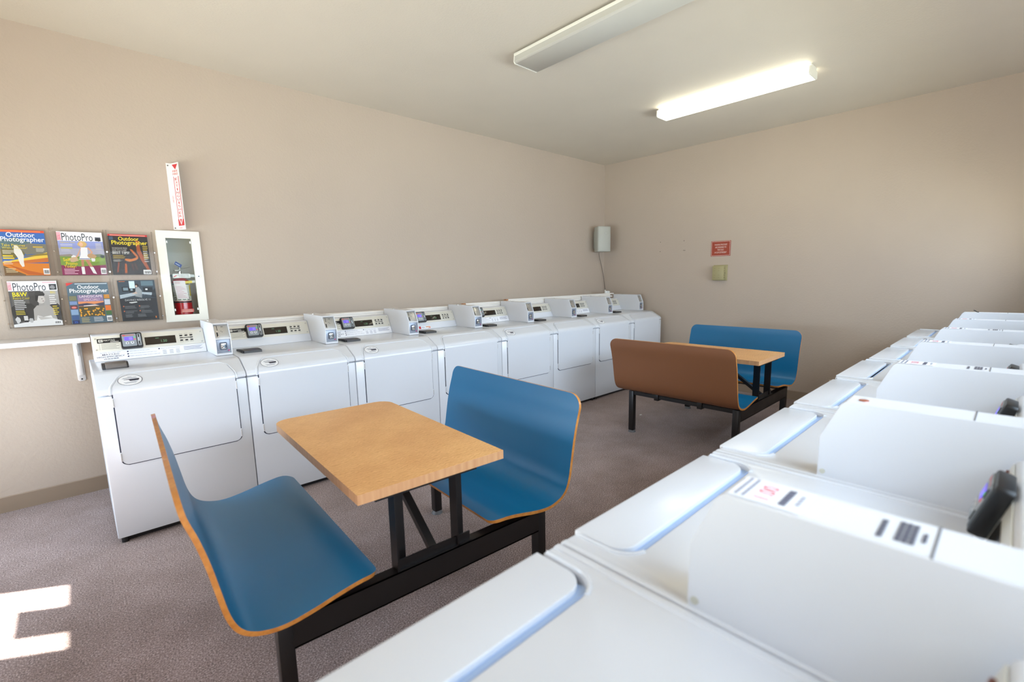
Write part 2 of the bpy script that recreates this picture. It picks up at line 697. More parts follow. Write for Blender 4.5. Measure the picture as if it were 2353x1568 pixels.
def door_rows():
    """(xl, xr, y, z, ny, nz) up the front, over the bend and up the brow"""
    out = []
    xl, xr, zb, r = 0.067, 0.628, 0.432, 0.030
    for i in range(6):
        t = i / 5 * PI / 2
        ins = r * (1 - math.sin(t))
        out.append((xl + ins, xr - ins, 0.0, zb + r * (1 - math.cos(t)), -1, 0))
    out += [(xl, xr, 0.0, 0.6, -1, 0), (xl, xr, 0.0, 0.815, -1, 0), (xl + .001, xr - .001, 0.001, 0.832, -0.96, 0.27), (xl + .003, xr - .003, 0.008, 0.847, -0.75, 0.66)]
    dy, dz = SL1[0] - SL0[0], SL1[1] - SL0[1]
    ln = math.hypot(dy, dz)
    n = (-dz / ln, dy / ln)
    for t, i1, i2 in ((0.15, .008, .006), (0.3, .018, .012), (0.45, .028, .018), (0.58, .036, .022), (0.66, .044, .029), (0.72, .056, .042), (0.75, .075, .065)):
        out.append((xl + i1, xr - i2, SL0[0] + dy * t, SL0[1] + dz * t, n[0], n[1]))
    return out


def sheet(g, rows, h0, h1, mat, grow=0.0):
    """closed sheet following rows, from h0 below to h1 above the surface"""
    vs_, fs_ = [], []
    for i, (a, b, y, z, ny, nz) in enumerate(rows):
        a, b = a - grow, b + grow
        for h in (h1, h0):
            for k in range(5):
                vs_.append((a + (b - a) * k / 4, y + ny * h, z + nz * h))
    n = len(rows)
    for i in range(n - 1):
        o, p = i * 10, (i + 1) * 10
        for k in range(4):
            fs_.append((o + k, o + k + 1, p + k + 1, p + k))
            fs_.append((o + 5 + k, p + 5 + k, p + 6 + k, o + 6 + k))
        fs_.append((o, p, p + 5, o + 5))
        fs_.append((o + 4, o + 9, p + 9, p + 4))
    for o, fl in ((0, 0), ((n - 1) * 10, 1)):
        for k in range(4):
            q = (o + k, o + k + 1, o + k + 6, o + k + 5)
            fs_.append(q if fl else q[::-1])
    g.raw(vs_, fs_, mat)


def w_door(g):
    sheet(g, door_rows(), -0.002, 0.007, ENAMEL)


def w_gasket(g):
    rows = [list(r) for r in door_rows()[:8]]
    rows[0][3] -= 0.0055
    for r in rows[1:6]:
        r[3] -= 0.003
    sheet(g, rows, -0.001, 0.0014, DARKGAP, 0.0052)


def w_hinge(side):
    x = 0.6305 if side == 'r' else 0.0645

    def f(g):
        g.box((x - 0.0045, -0.009, -0.024), (x + 0.0045, 0.0, 0.024), ENAMEL2, 0.001)
        g.cyl((x, -0.0085, -0.020), (x, -0.0085, 0.020), 0.0022, SILVER, n=10)
    return f


def w_bead(g):
    """rounded moulding that frames the door on the slanted brow"""
    rows = door_rows()[7:]
    L_ = [Vector((a - 0.010, y + ny * 0.001, z + nz * 0.001)) for a, b, y, z, ny, nz in rows]
    R_ = [Vector((b + 0.010, y + ny * 0.001, z + nz * 0.001)) for a, b, y, z, ny, nz in rows]
    up = Vector((0, SL1[0] - SL0[0], SL1[1] - SL0[1])).normalized() * 0.011
    L_[-1] += up
    R_[-1] += up
    top = [L_[-1].lerp(R_[-1], t / 6) for t in range(1, 6)]
    g.tube(L_ + [L_[-1] + Vector((0.012, 0, 0))] + top + [R_[-1] - Vector((0.012, 0, 0))] + R_[::-1], 0.0065, ENAMEL, 8)


def w_sticker(g):
    dy, dz = SL1[0] - SL0[0], SL1[1] - SL0[1]
    g.xf = frame((0.147, SL0[0] + dy * 0.34, SL0[1] + dz * 0.34), (1, 0, 0), (0, dy, dz))
    h = 0.0078
    k = F(38, 42, 60)
    g.ell(0, 0, 0.052, 0.045, F(244, 246, 250), h)
    g.ring(0, 0, 0.052, 0.045, 0.0022, k, h + 0.0004)
    g.poly([(-0.026, 0.005, h + 0.0005), (-0.006, 0.003, h + 0.0005), (0.000, -0.009, h + 0.0005), (0.036, -0.007, h + 0.0005), (0.040, 0.008, h + 0.0005), (-0.026, 0.0075, h + 0.0005)], k)
    g.rect(0.002, -0.014, 0.034, -0.008, F(214, 218, 226), h + 0.0007)
    gy = F(140, 146, 160)
    for v, w in ((0.026, 0.018), (0.019, 0.056), (0.013, 0.066), (-0.020, 0.056), (-0.026, 0.046)):
        g.rect(-w / 2, v, w / 2, v + 0.0028, gy, h + 0.0005)


def w_console(g):
    g.prism([CB, CT, (0.635, 1.083), (0.735, 1.083), (0.735, 0.929), (0.56, 0.9285)], 'x', 0.026, 0.596, ENAMEL2, 0.004)


def w_panel(g):
    g.xf = console_frame()
    g.box((0.030, CLEN * 0.37, 0.0004), (0.592, CLEN * 0.985, 0.0032), PANELC, 0.0008)
    for u in (0.043, 0.578):
        for v in (0.45, 0.88):
            g.cyl((u, CLEN * v, 0.003), (u, CLEN * v, 0.0055), 0.0042, SILVER, n=12)


def w_badge(g):
    g.xf = console_frame()
    h = 0.0034
    v0, v1 = CLEN * 0.70, CLEN * 0.87
    g.box((0.050, v0, 0.003), (0.205, v1, 0.0042), BLACKP)
    w = F(235, 232, 222)
    g.rect(0.056, v0 + 0.006, 0.076, v1 - 0.006, w, h + 0.0014)
    for i in range(3):
        g.rect(0.060 + i * 0.0045, v0 + 0.010, 0.0625 + i * 0.0045, v1 - 0.010, BLACKP, h + 0.0018)
    g.text('MAYTAG', 0.080, v0 + 0.010, 0.052, 0.011, w, h + 0.0014)
    g.rect(0.110, v0 + 0.0035, 0.150, v0 + 0.0065, w, h + 0.0014)
    gy = F(150, 146, 134)
    for i in range(5):
        v = CLEN * (0.655 - i * 0.05)
        g.rect(0.056, v, 0.060, v + 0.003, gy, h + 0.0002)
        g.rect(0.066, v, 0.148 - 0.012 * (i % 2), v + 0.0028, gy, h + 0.0002)


def w_display(on):
    def f(g):
        g.xf = console_frame()
        v0, v1 = CLEN * 0.48, CLEN * 0.80
        g.box((0.276, v0, 0.003), (0.436, v1, 0.0048), SMOKE, 0.0006)
        gl = M('green_digits', (96, 140, 104), 0.5, emit=0.25)
        if on:
            g.text('1.50', 0.358, v0 + 0.012, 0.030, 0.017, gl, 0.0052)
            g.rect(0.330, v1 - 0.013, 0.348, v1 - 0.010, gl, 0.0052)
    return f


def w_button(g):
    g.box((-0.0075, -0.0045, 0), (0.0075, 0.0045, 0.0035), BLACKP, 0.001)


def w_button_marks(g):
    g.xf = console_frame()
    g.rect(0.458, CLEN * 0.645, 0.530, CLEN * 0.685, BLACKP, 0.0036)
    g.rect(0.474, CLEN * 0.66, 0.514, CLEN * 0.672, F(210, 205, 190), 0.0040)
    gy = F(165, 160, 146)
    for u in (0.466, 0.494, 0.522):
        g.rect(u - 0.009, CLEN * 0.82, u + 0.009, CLEN * 0.835, gy, 0.0036)
        g.rect(u - 0.010, CLEN * 0.485, u + 0.010, CLEN * 0.50, gy, 0.0036)


def w_instructions(g):
    g.xf = console_frame()
    h = 0.0006
    g.rect(0.030, 0.002, 0.592, CLEN * 0.36, F(246, 247, 252), h)
    k, gy = F(42, 44, 86), F(120, 122, 150)
    h += 0.0004
    g.text('Simple To Operate!', 0.103, CLEN * 0.295, 0.095, 0.0075, gy, h, 'c')
    g.text('*MAYTAG', 0.103, CLEN * 0.225, 0.078, 0.0085, k, h, 'c')
    g.text('*HIGH-EFFICIENCY', 0.103, CLEN * 0.140, 0.128, 0.0090, k, h, 'c')
    g.text('*WASHER', 0.103, CLEN * 0.058, 0.072, 0.0085, k, h, 'c')
    for i, (w, t) in enumerate(((0.10, 'LOAD washer and close door securely.'), (0.135, 'ADD recommended amount of detergent. Insert'), (0.15, 'INSERT appropriate number of coins or debit card.'))):
        v = CLEN * (0.285 - 0.095 * i)
        g.ell(0.184, v + 0.003, 0.0042, 0.0042, k, h)
        g.text(t, 0.192, v, w, 0.0058, gy, h)
    g.ell(0.340, CLEN * 0.30, 0.0042, 0.0042, k, h)
    g.text('SELECT the desired Wash Setting', 0.348, CLEN * 0.275, 0.100, 0.0058, gy, h)
    for u in (0.366, 0.402, 0.436):
        for i in range(4):
            g.rect(u - 0.010, CLEN * (0.21 - 0.045 * i), u + 0.010, CLEN * (0.222 - 0.045 * i), gy, h)
    for i in range(5):
        g.rect(0.470, CLEN * (0.29 - 0.035 * i), 0.575 - 0.008 * (i % 3), CLEN * (0.302 - 0.035 * i), gy, h)


def w_cards(g):
    g.xf = console_frame()
    h = 0.0008
    g.rect(0.200, 0.006, 0.242, 0.030, F(246, 247, 250), h)
    g.text('VISA', 0.203, 0.012, 0.034, 0.012, F(40, 50, 130), h + 0.0004)
    g.rect(0.246, 0.006, 0.300, 0.030, F(244, 244, 246), h)
    g.rect(0.249, 0.017, 0.297, 0.025, F(228, 150, 90), h + 0.0004)
    g.poly([(0.262, 0.008, h + 0.0004), (0.297, 0.008, h + 0.0004), (0.297, 0.016, h + 0.0004)], F(216, 80, 50))
    g.rect(0.176, 0.006, 0.196, 0.030, F(202, 40, 50), h)


# --- coin box: local y from the front face backwards, shared by washers and dryers
BX0, BX1 = 0.5965, 0.6865


def coin_shell(x0, x1, yf, yb, z0, open_front=True):
    h1, h2, ch = 0.107, 0.204, 0.040
    prof_out = [(yf, z0), (yf, z0 + h1), (yf + ch, z0 + h2 - 0.006), (yf + ch + 0.008, z0 + h2), (yb, z0 + h2 + 0.003), (yb, z0)]

    def f(g):
        t = 0.005
        g.prism(prof_out, 'x', x0, x0 + t, ENAMEL2, 0.0012, 1)
        g.prism(prof_out, 'x', x1 - t, x1, ENAMEL2, 0.0012, 1)
        inner = [(yf + 0.014, z0 + 0.0005), (yf + 0.014, z0 + h1), (yf + ch + 0.014, z0 + h2 - 0.008), (yb, z0 + h2 - 0.004), (yb, z0 + 0.0005)]
        g.prism(inner, 'x', x0 + t, x1 - t, ENAMEL2)
        g.prism([(yf + ch - 0.001, z0 + h2 - 0.008), (yf + ch + 0.008, z0 + h2), (yb, z0 + h2 + 0.003), (yb, z0 + h2 - 0.005), (yf + ch + 0.012, z0 + h2 - 0.009)], 'x', x0 + t, x1 - t, ENAMEL2)
        g.prism([(yf, z0 + h1 - 0.004), (yf + 0.003, z0 + h1 + 0.003), (yf + 0.016, z0 + h1 + 0.003), (yf + 0.016, z0 + h1 - 0.004)], 'x', x0 + t, x1 - t, ENAMEL2)
        g.box((x0 + t, yf + 0.001, z0), (x1 - t, yf + 0.016, z0 + 0.012), ENAMEL2)
    return f


def coin_slot_plate(x0, x1, yf, z0):
    def f(g):
        h1, h2, ch = 0.107, 0.204, 0.040
        w = x1 - x0 - 0.012
        g.xf = frame((x0 + 0.006, yf + 0.0125, z0 + h1), (1, 0, 0), (0, ch, h2 - 0.008 - h1))
        ln = math.hypot(ch, h2 - 0.008 - h1) - 0.004
        g.box((0, 0.002, 0), (w, ln, 0.002), SILVER, 0.0006)
        g.box((w * 0.20, ln * 0.58, 0.002), (w * 0.235, ln * 0.93, 0.003), BLACKP)
        g.box((w * 0.13, ln * 0.12, 0.002), (w * 0.22, ln * 0.42, 0.004), BLACKP)
        g.cyl((w * 0.16, ln * 0.48, 0.002), (w * 0.16, ln * 0.48, 0.012), 0.006, CHROME, n=14)
        g.cyl((w * 0.22, ln * 0.12, 0.002), (w * 0.22, ln * 0.12, 0.010), 0.005, CHROME, n=14)
        gy = F(120, 118, 114)
        g.rect(w * 0.50, ln * 0.80, w * 0.66, ln * 0.86, gy, 0.0023)
        g.rect(w * 0.44, ln * 0.50, w * 0.50, ln * 0.55, gy, 0.0023)
        g.rect(w * 0.52, ln * 0.44, w * 0.58, ln * 0.49, gy, 0.0023)
    return f


def coin_lock(x0, x1, yf, z0):
    def f(g):
        w, hh = x1 - x0 - 0.014, 0.086
        g.xf = frame((x0 + 0.007, yf + 0.0125, z0 + 0.014), (1, 0, 0), (0, 0, 1))
        g.box((0, 0, 0), (w, hh, 0.002), GREYPL, 0.0006)
        g.prism(round_rect(w * 0.20, hh * 0.22, w * 0.76, hh * 0.80, 0.008), 'z', 0.002, 0.005, M('slate_ring', (84, 92, 108), 0.4))
        g.prism(round_rect(w * 0.28, hh * 0.30, w * 0.68, hh * 0.72, 0.007), 'z', 0.005, 0.011, CHROME, 0.001)
        g.cyl((w * 0.48, hh * 0.50, 0.011), (w * 0.48, hh * 0.50, 0.013), 0.008, SILVER, n=16)
        g.box((w * 0.42, hh * 0.47, 0.013), (w * 0.56, hh * 0.53, 0.0135), BLACKP)
        for u, v in ((0.08, 0.10), (0.92, 0.10), (0.08, 0.92), (0.92, 0.92)):
            g.cyl((w * u, hh * v, 0.002), (w * u, hh * v, 0.003), 0.0022, SILVER, n=8)
    return f


def coin_red_dot(x0, x1, yf, z0):
    def f(g):
        g.cyl((x1 - 0.018, yf + 0.011, z0 + 0.028), (x1 - 0.018, yf + 0.006, z0 + 0.028), 0.0045, F(190, 60, 120), n=12)
    return f


def screw_on_top(g):
    g.lathe((0, 0, 0), [(0.008, 0), (0.008, 0.003), (0.005, 0.0065), (0.001, 0.008)], CHROME, 14)


# --- card reader: frame (u right, v up the console), origin at its lower left
def reader_body(g):
    g.prism(round_rect(0, 0, 0.105, 0.100, 0.010), 'z', 0.0, 0.026, BLACKP, 0.004)
    g.prism(round_rect(0.007, 0.010, 0.076, 0.091, 0.006), 'z', 0.0255, 0.0285, M('reader_grey', (150, 158, 164), 0.4))
    g.prism(round_rect(0.080, 0.010, 0.099, 0.091, 0.005), 'z', 0.0255, 0.0285, M('reader_mid_grey', (128, 134, 140), 0.4))


def reader_screen(g):
    g.box((0.018, 0.048, 0.0286), (0.060, 0.071, 0.0298), M('violet_screen', (112, 92, 226), 0.3, emit=0.55))
    g.rect(0.040, 0.051, 0.056, 0.068, M('violet_screen_box', (136, 118, 236), 0.3, emit=0.55), 0.0301)


def reader_marks(g):
    h = 0.0288
    g.ell(0.017, 0.082, 0.008, 0.0055, F(206, 96, 96), h)
    g.rect(0.024, 0.080, 0.068, 0.085, F(190, 112, 112), h)
    for u in (0.083, 0.0935):
        g.rect(u, 0.020, u + 0.0015, 0.082, F(220, 224, 228), h)


def reader_slot(g):
    g.box((0.0855, 0.020, 0.0287), (0.0905, 0.040, 0.0305), BLACKP, 0.001)
    g.box((0.0855, 0.065, 0.0287), (0.0905, 0.084, 0.0305), BLACKP, 0.001)
    g.box((0.0865, 0.040, 0.0287), (0.0895, 0.065, 0.0295), F(225, 228, 232))


def reader_button(g):
    P = [(-0.008, -0.004), (0, -0.009), (0.008, -0.004), (0.008, 0.007), (-0.008, 0.007)]
    g.prism(P, 'z', 0, 0.002, F(228, 230, 232))
    g.rect(-0.0035, -0.003, 0.0035, 0.004, F(120, 124, 130), 0.0024)


def reader_button_up(g):
    P = [(-0.008, 0.004), (0, 0.009), (0.008, 0.004), (0.008, -0.007), (-0.008, -0.007)]
    g.prism(P, 'z', 0, 0.002, F(228, 230, 232))
    g.rect(-0.0035, -0.004, 0.0035, 0.003, F(120, 124, 130), 0.0024)


def reader_led(c):
    def f(g):
        g.box((-0.004, -0.003, 0), (0.004, 0.003, 0.0015), M('led', c, 0.3, emit=0.4))
    return f


def add_reader(parent, mat, smooth=35):
    r = part('card_reader', 'r', reader_body, parent)
    r.matrix_local = mat
    part('screen', 'r', reader_screen, r)
    part('lettering', 'r', reader_marks, r)
    part('card_slot', 'r', reader_slot, r)
    part('button', 'up', reader_button_up, r).location = (0.030, 0.032, 0.0285)
    part('button', 'dn', reader_button, r).location = (0.054, 0.032, 0.0285)
    part('indicator_light', 'g', reader_led((90, 190, 120)), r).location = (0.068, 0.066, 0.0285)
    part('indicator_light', 'r', reader_led((206, 90, 90)), r).location = (0.068, 0.053, 0.0285)
    return r


def w_handle(g):
    """curved dispenser grip lying on the top"""
    rows = []
    for i in range(9):
        t = i / 8
        rows.append((0.255 + 0.155 * t, 0.006 + 0.014 * math.sin(PI * (0.25 + 0.55 * t))))
    vs_, fs_ = [], []
    for j, (y, z) in enumerate(rows):
        for x in (0.048 + 0.012 * (1 - j / 8), 0.165):
            vs_ += [(x, y, 0.9235 + z), (x, y, 0.9235)]
    for j in range(8):
        a, b = j * 4, j * 4 + 4
        fs_ += [(a, a + 2, b + 2, b), (a + 1, b + 1, b + 3, a + 3), (a, b, b + 1, a + 1), (a + 2, a + 3, b + 3, b + 2)]
    fs_ += [(0, 1, 3, 2), (32, 34, 35, 33)]
    g.raw(vs_, fs_, HANDLE)
    g.box((0.052, 0.27, 0.9235), (0.058, 0.40, 0.938), BLACKP, 0.001)
    g.box((0.160, 0.27, 0.9235), (0.168, 0.40, 0.938), BLACKP, 0.001)


def w_handle_up(g):
    """the same grip swung up, showing its broad front"""
    m = M('mid_grey_plastic', (112, 106, 102), 0.28)  # dark plastic, its reflection painted in as a lighter grey
    P = [(0.206, 0.9240), (0.198, 0.934), (0.205, 0.950), (0.228, 0.959), (0.262, 0.960), (0.290, 0.954), (0.290, 0.9240)]
    g.prism(P, 'x', 0.060, 0.152, m, 0.004, 2, ang=0.9)
    g.prism([(p[0] + 0.006, p[1] - (0.004 if p[1] > 0.93 else 0)) for p in P], 'x', 0.046, 0.060, HANDLE, 0.003)
    g.prism([(p[0] + 0.006, p[1] - (0.004 if p[1] > 0.93 else 0)) for p in P], 'x', 0.150, 0.160, HANDLE, 0.003)


W_LABELS = [
    'white front-loading washer nearest the wall shelf, full printed instruction strip, grey grip raised',
    'white front-loading washer, second from the near end, oval scoop sticker but no instruction strip',
    'white front-loading washer, third from the near end, oval sticker and printed instruction strip',
    'white front-loading washer, fourth from the near end, card-payment sticker on its console',
    'white front-loading washer, fifth from the near end, oval sticker left of its door top',
    'white front-loading washer, third from the end wall, plain door without any sticker',
    'white front-loading washer, second from the end wall, oval sticker on its door top',
    'white front-loading washer at the far end of the row, against the end wall',
]
for i in range(8):
    w = thing('washing_machine', W_LABELS[i], 'washing machine', (i * WP, 0, 0), 0, 'front-loading washers along the left wall')
    part('cabinet', 'w', w_cabinet, w)
    part('top_cap', 'w', w_cap, w)
    part('brow_moulding', 'w', w_bead, w)
    part('base', 'w', w_base, w, label='black base under the machine')
    d = part('door', 'w', w_door, w)
    part('gasket', 'w', w_gasket, d)
    for s in 'rl':
        for z in (0.775, 0.478):
            part('hinge', s, w_hinge(s), d).location = (0, 0, z)
    if i in (0, 1, 2, 4, 6):
        part('sticker', 'oval', w_sticker, d, label='oval white sticker with a scoop drawing')
    part('console', 'w', w_console, w)
    p = part('control_panel', 'w', w_panel, w, label='cream control panel')
    part('badge', 'w', w_badge, p, label='black name badge')
    part('display', 'on' if i < 4 else 'off', w_display(i < 4), p)
    part('lettering', 'w', w_button_marks, p)
    fm = console_frame()
    for u in (0.466, 0.494, 0.522):
        for v in (0.56, 0.755):
            part('button', 'w', w_button, p).matrix_local = fm @ Matrix.Translation((u, CLEN * v, 0.003))
    if i in (0, 2, 4, 6):
        part('instruction_label', 'w', w_instructions, w)
    if i == 3:
        part('payment_sticker', 'w', w_cards, w)
    if i < 5:
        add_reader(w, fm @ Matrix.Translation((0.158, CLEN * 0.38, 0.003)))
    args = (BX0, BX1, 0.268, 0.69, 0.926)
    c = part('coin_box', 'w', coin_shell(*args), w)
    part('slot_plate', 'w', coin_slot_plate(BX0, BX1, 0.268, 0.926), c, label='steel coin slot plate')
    part('lock', 'w', coin_lock(BX0, BX1, 0.268, 0.926), c)
    part('red_button', 'w', coin_red_dot(BX0, BX1, 0.268, 0.926), c)
    part('screw', 'top', screw_on_top, c).location = ((BX0 + BX1) / 2 - 0.02, 0.56, 1.132)
    part('dispenser_handle', 'up' if i == 0 else 'flat', w_handle_up if i == 0 else w_handle, w)


# ================================================================== DRYERS (front faces +Y, built facing -Y and turned)
DZ = 0.868
DCB, DCT = (0.560, DZ), (0.606, 1.012)
DLEN = math.hypot(DCT[0] - DCB[0], DCT[1] - DCB[1])
DBX0, DBX1 = 0.589, 0.682


def d_cabinet(g):
    g.box((0.002, 0.0, 0.03), (0.688, 0.72, DZ - 0.030), ENAMEL, 0.006)
    g.box((0.02, 0.03, 0.0), (0.67, 0.70, 0.03), BLACKP)


LX0, LX1, LY = 0.046, 0.634, 0.128       # moulded bay that takes the lid


def d_deck(g):
    r = 0.05
    arc = lambda cx, cy, a0: [(cx + r * math.cos(math.radians(a0 + 90 * i / 8)), cy + r * math.sin(math.radians(a0 + 90 * i / 8))) for i in range(9)]
    left = arc(LX0 + r, LY - r, 180)[::-1]      # from top of arc to the left side
    right = arc(LX1 - r, LY - r, 90)[::-1]
    bay = [(LX1, -0.003)] + [p for p in arc(LX1 - r, LY - r, 0)] + [p for p in arc(LX0 + r, LY - r, 90)] + [(LX0, -0.003)]
    out = [(0.002, -0.003)] + [(0.002, 0.72), (0.688, 0.72), (0.688, -0.003)] + bay
    g.prism(out, 'z', DZ - 0.030, DZ, ENAMEL, 0.007, 3, ang=0.6)
    # low rim along both sides of the top
    for a, b in ((0.0015, 0.020), (0.670, 0.6885)):
        g.box((a, 0.0, DZ - 0.010), (b, 0.72, DZ + 0.0035), ENAMEL, 0.005, 3)
    # raised bead that follows the bay
    pts = [(p[0] + (0.006 if p[0] > 0.34 else -0.006) * (1 if abs(p[0] - 0.34) > 0.24 else 0), p[1], DZ - 0.001) for p in bay[:7]]
    g.tube([(LX1 + 0.007, 0.004, DZ - 0.001), (LX1 + 0.007, 0.06, DZ - 0.001)] + [(LX1 - 0.05 + 0.057 * math.cos(math.radians(a)), LY - 0.05 + 0.057 * math.sin(math.radians(a)), DZ - 0.001) for a in (0, 15, 30, 45, 60, 75)], 0.005, ENAMEL, 8)
    g.tube([(LX0 - 0.007, 0.004, DZ - 0.001), (LX0 - 0.007, 0.06, DZ - 0.001)] + [(LX0 + 0.05 - 0.057 * math.cos(math.radians(a)), LY - 0.05 + 0.057 * math.sin(math.radians(a)), DZ - 0.001) for a in (0, 15, 30, 45, 60, 75)], 0.005, ENAMEL, 8)


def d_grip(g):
    g.prism([(0.088, DZ - 0.0295), (0.1275, DZ - 0.0295), (0.1275, DZ - 0.002), (0.118, DZ - 0.009), (0.088, DZ - 0.0165)], 'x', LX0 + 0.008, LX1 - 0.008, GRIP_REFL)


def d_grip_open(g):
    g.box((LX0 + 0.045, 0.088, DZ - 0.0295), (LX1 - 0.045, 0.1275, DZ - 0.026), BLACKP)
    g.prism([(0.1215, DZ - 0.026), (0.1275, DZ - 0.026), (0.1275, DZ - 0.002)], 'x', LX0 + 0.008, LX1 - 0.008, GRIP_REFL)


def d_door(g):
    r = 0.045
    yb = 0.104
    arc = lambda cx, cy, a0: [(cx + r * math.cos(math.radians(a0 + 90 * i / 8)), cy + r * math.sin(math.radians(a0 + 90 * i / 8))) for i in range(9)]
    x0, x1 = LX0 + 0.004, LX1 - 0.004
    top = [(x0, -0.012), (x1, -0.012)] + arc(x1 - r, yb - r + 0.006, 0) + arc(x0 + r, yb - r + 0.006, 90)
    g.prism(top, 'z', DZ - 0.016, DZ - 0.0005, ENAMEL, 0.003, 3, ang=0.6)
    g.prism(round_rect(x0, 0.34, x1, DZ - 0.006, 0.02), 'y', -0.012, 0.0, ENAMEL, 0.004)


def d_console(g):
    g.prism([DCB, DCT, (0.614, 1.018), (0.735, 1.018), (0.735, DZ)], 'x', 0.020, 0.588, ENAMEL2, 0.004)


def d_panel(g):
    g.xf = frame((0, DCB[0], DCB[1]), (1, 0, 0), (0, DCT[0] - DCB[0], DCT[1] - DCB[1]))
    g.box((0.026, DLEN * 0.30, 0.0004), (0.584, DLEN * 0.97, 0.003), PANELC, 0.0008)
    for u in (0.040, 0.570):
        for v in (0.40, 0.85):
            g.cyl((u, DLEN * v, 0.003), (u, DLEN * v, 0.007), 0.0045, F(120, 70, 60), n=12)


def d_display(g):
    g.xf = frame((0, DCB[0], DCB[1]), (1, 0, 0), (0, DCT[0] - DCB[0], DCT[1] - DCB[1]))
    g.box((0.276, DLEN * 0.45, 0.003), (0.436, DLEN * 0.78, 0.0048), SMOKE, 0.0006)


def box_top_frame(yf, z):
    # u runs across the box (towards the aisle side's left), v runs front to back
    return frame((DBX0, yf, z), (1, 0, 0), (0, 1, 0))


def d_price_label(g):
    """price sticker: lines read from the machine's own front, across the box"""
    z = DZ + 0.2046
    g.xf = frame((DBX1, 0.309 + 0.102, z + 0.0007), (-1, 0, 0), (0, -1, -0.007))
    w = DBX1 - DBX0
    h = 0.0006
    g.rect(0.008, 0.004, w - 0.010, 0.098, F(243, 245, 250), h)
    k, gy, rd = F(84, 88, 112), F(136, 142, 164), F(222, 76, 104)
    h += 0.0004
    for v in (0.078, 0.088):
        for a in range(7):
            g.rect(0.014 + a * 0.010, v, 0.022 + a * 0.010, v + 0.0050, gy, h)
    g.text('1.00', w / 2, 0.047, 0.050, 0.022, rd, h, 'c')
    for a in range(6):
        g.rect(0.018 + a * 0.010, 0.026, 0.0265 + a * 0.010, 0.036, k, h)
    for a in range(4):
        g.rect(0.030 + a * 0.010, 0.012, 0.036 + a * 0.010, 0.018, gy, h)


def d_notice_label(g):
    z = DZ + 0.2058
    g.xf = frame((DBX0, 0.485, z), (1, 0, 0), (0, 1, 0.007))
    w = DBX1 - DBX0
    h = 0.0006
    k = F(96, 98, 112)
    for a in range(5):
        g.rect(0.024 + a * 0.011, 0.000, 0.033 + a * 0.011, 0.006, k, h)
    for a in range(5):
        for b in range(3):
            g.rect(0.016 + a * 0.012, 0.017 + b * 0.0065, 0.0265 + a * 0.012, 0.0225 + b * 0.0065, k, h)
    g.rect(0.034, 0.041, 0.060, 0.045, k, h)


def d_seam(g):
    g.box((DBX0 + 0.001, 0.5370, DZ + 0.2045), (DBX1 - 0.001, 0.5395, DZ + 0.2067), F(120, 122, 128))


def d_screw(g):
    g.cyl((DBX1, 0.274, DZ + 0.017), (DBX1 + 0.002, 0.274, DZ + 0.017), 0.0062, M('cream_screw', (206, 204, 190), 0.3, 0.6), n=16)


D_LABELS = [
    'white dryer nearest the viewer, filling the bottom edge, pale lid beside the blue grip',
    'white dryer, second from the viewer, coin box with blurred price sticker in red and black',
    'white dryer, third from the viewer, bare coin box carrying one copper penny',
    'white dryer, fourth from the viewer, price sticker and black print on its coin box',
    'white dryer, fifth from the viewer, slightly forward, dark slot behind its lid',
    'white dryer, sixth from the viewer, third from the end wall on the right',
    'white dryer, second from the end wall on the right, small price sticker',
    'white dryer at the far end of the right row, against the end wall',
]
rowa = 0.00426
for i in range(8):
    xr = 0.6121 + WP * i
    yy = -2.6303 + rowa * (xr - 0.6121)
    if i == 4:
        yy += 0.012
    d_ = thing('clothes_dryer', D_LABELS[i], 'dryer', (xr, yy, 0), PI + rowa, 'clothes dryers along the right wall')
    part('cabinet', 'd', d_cabinet, d_)
    part('top', 'd', d_deck, d_)
    dd = part('door', 'd', d_door, d_)
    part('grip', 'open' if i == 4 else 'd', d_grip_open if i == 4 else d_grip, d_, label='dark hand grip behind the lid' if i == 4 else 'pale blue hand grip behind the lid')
    part('console', 'd', d_console, d_)
    pp = part('control_panel', 'd', d_panel, d_, label='cream control panel')
    part('display', 'd', d_display, pp)
    c = part('coin_box', 'd', coin_shell(DBX0, DBX1, 0.262, 0.69, DZ), d_)
    part('slot_plate', 'd', coin_slot_plate(DBX0, DBX1, 0.262, DZ), c, label='steel coin slot plate')
    part('lock', 'd', coin_lock(DBX0, DBX1, 0.262, DZ), c)
    part('seam', 'd', d_seam, c)
    part('screw', 'd', d_screw, c)
    if i in (1, 3, 4, 5, 6):
        part('price_sticker', 'd', d_price_label, c, label='price sticker with red figures')
    if i in (1, 3, 5):
        part('notice', 'd', d_notice_label, c, label='small black print')
    fm = frame((0, DCB[0], DCB[1]), (1, 0, 0), (0, DCT[0] - DCB[0], DCT[1] - DCB[1]))
    add_reader(d_, fm @ Matrix.Translation((0.155, DLEN * 0.42, 0.003)))

solo('penny', 'copper penny lying on the coin box of the third dryer', 'coin',
     lambda g: g.cyl((0, 0, 0), (0, 0, 0.0016), 0.0105, M('copper', (196, 120, 96), 0.35, 0.6), n=24, bev=0.0004),
     loc=(1.354, -2.967, DZ + 0.2050))
solo('wire_clip', 'tiny dark wire clip on the farthest dryer coin box, against the end wall', 'clip',
     lambda g: g.tube([(0, -0.012, 0.002), (0, 0.0, 0.004), (0, 0.008, 0.011), (0, 0.018, 0.015)], 0.0028, BLACKP),
     loc=(4.80, -2.99, DZ + 0.2050))


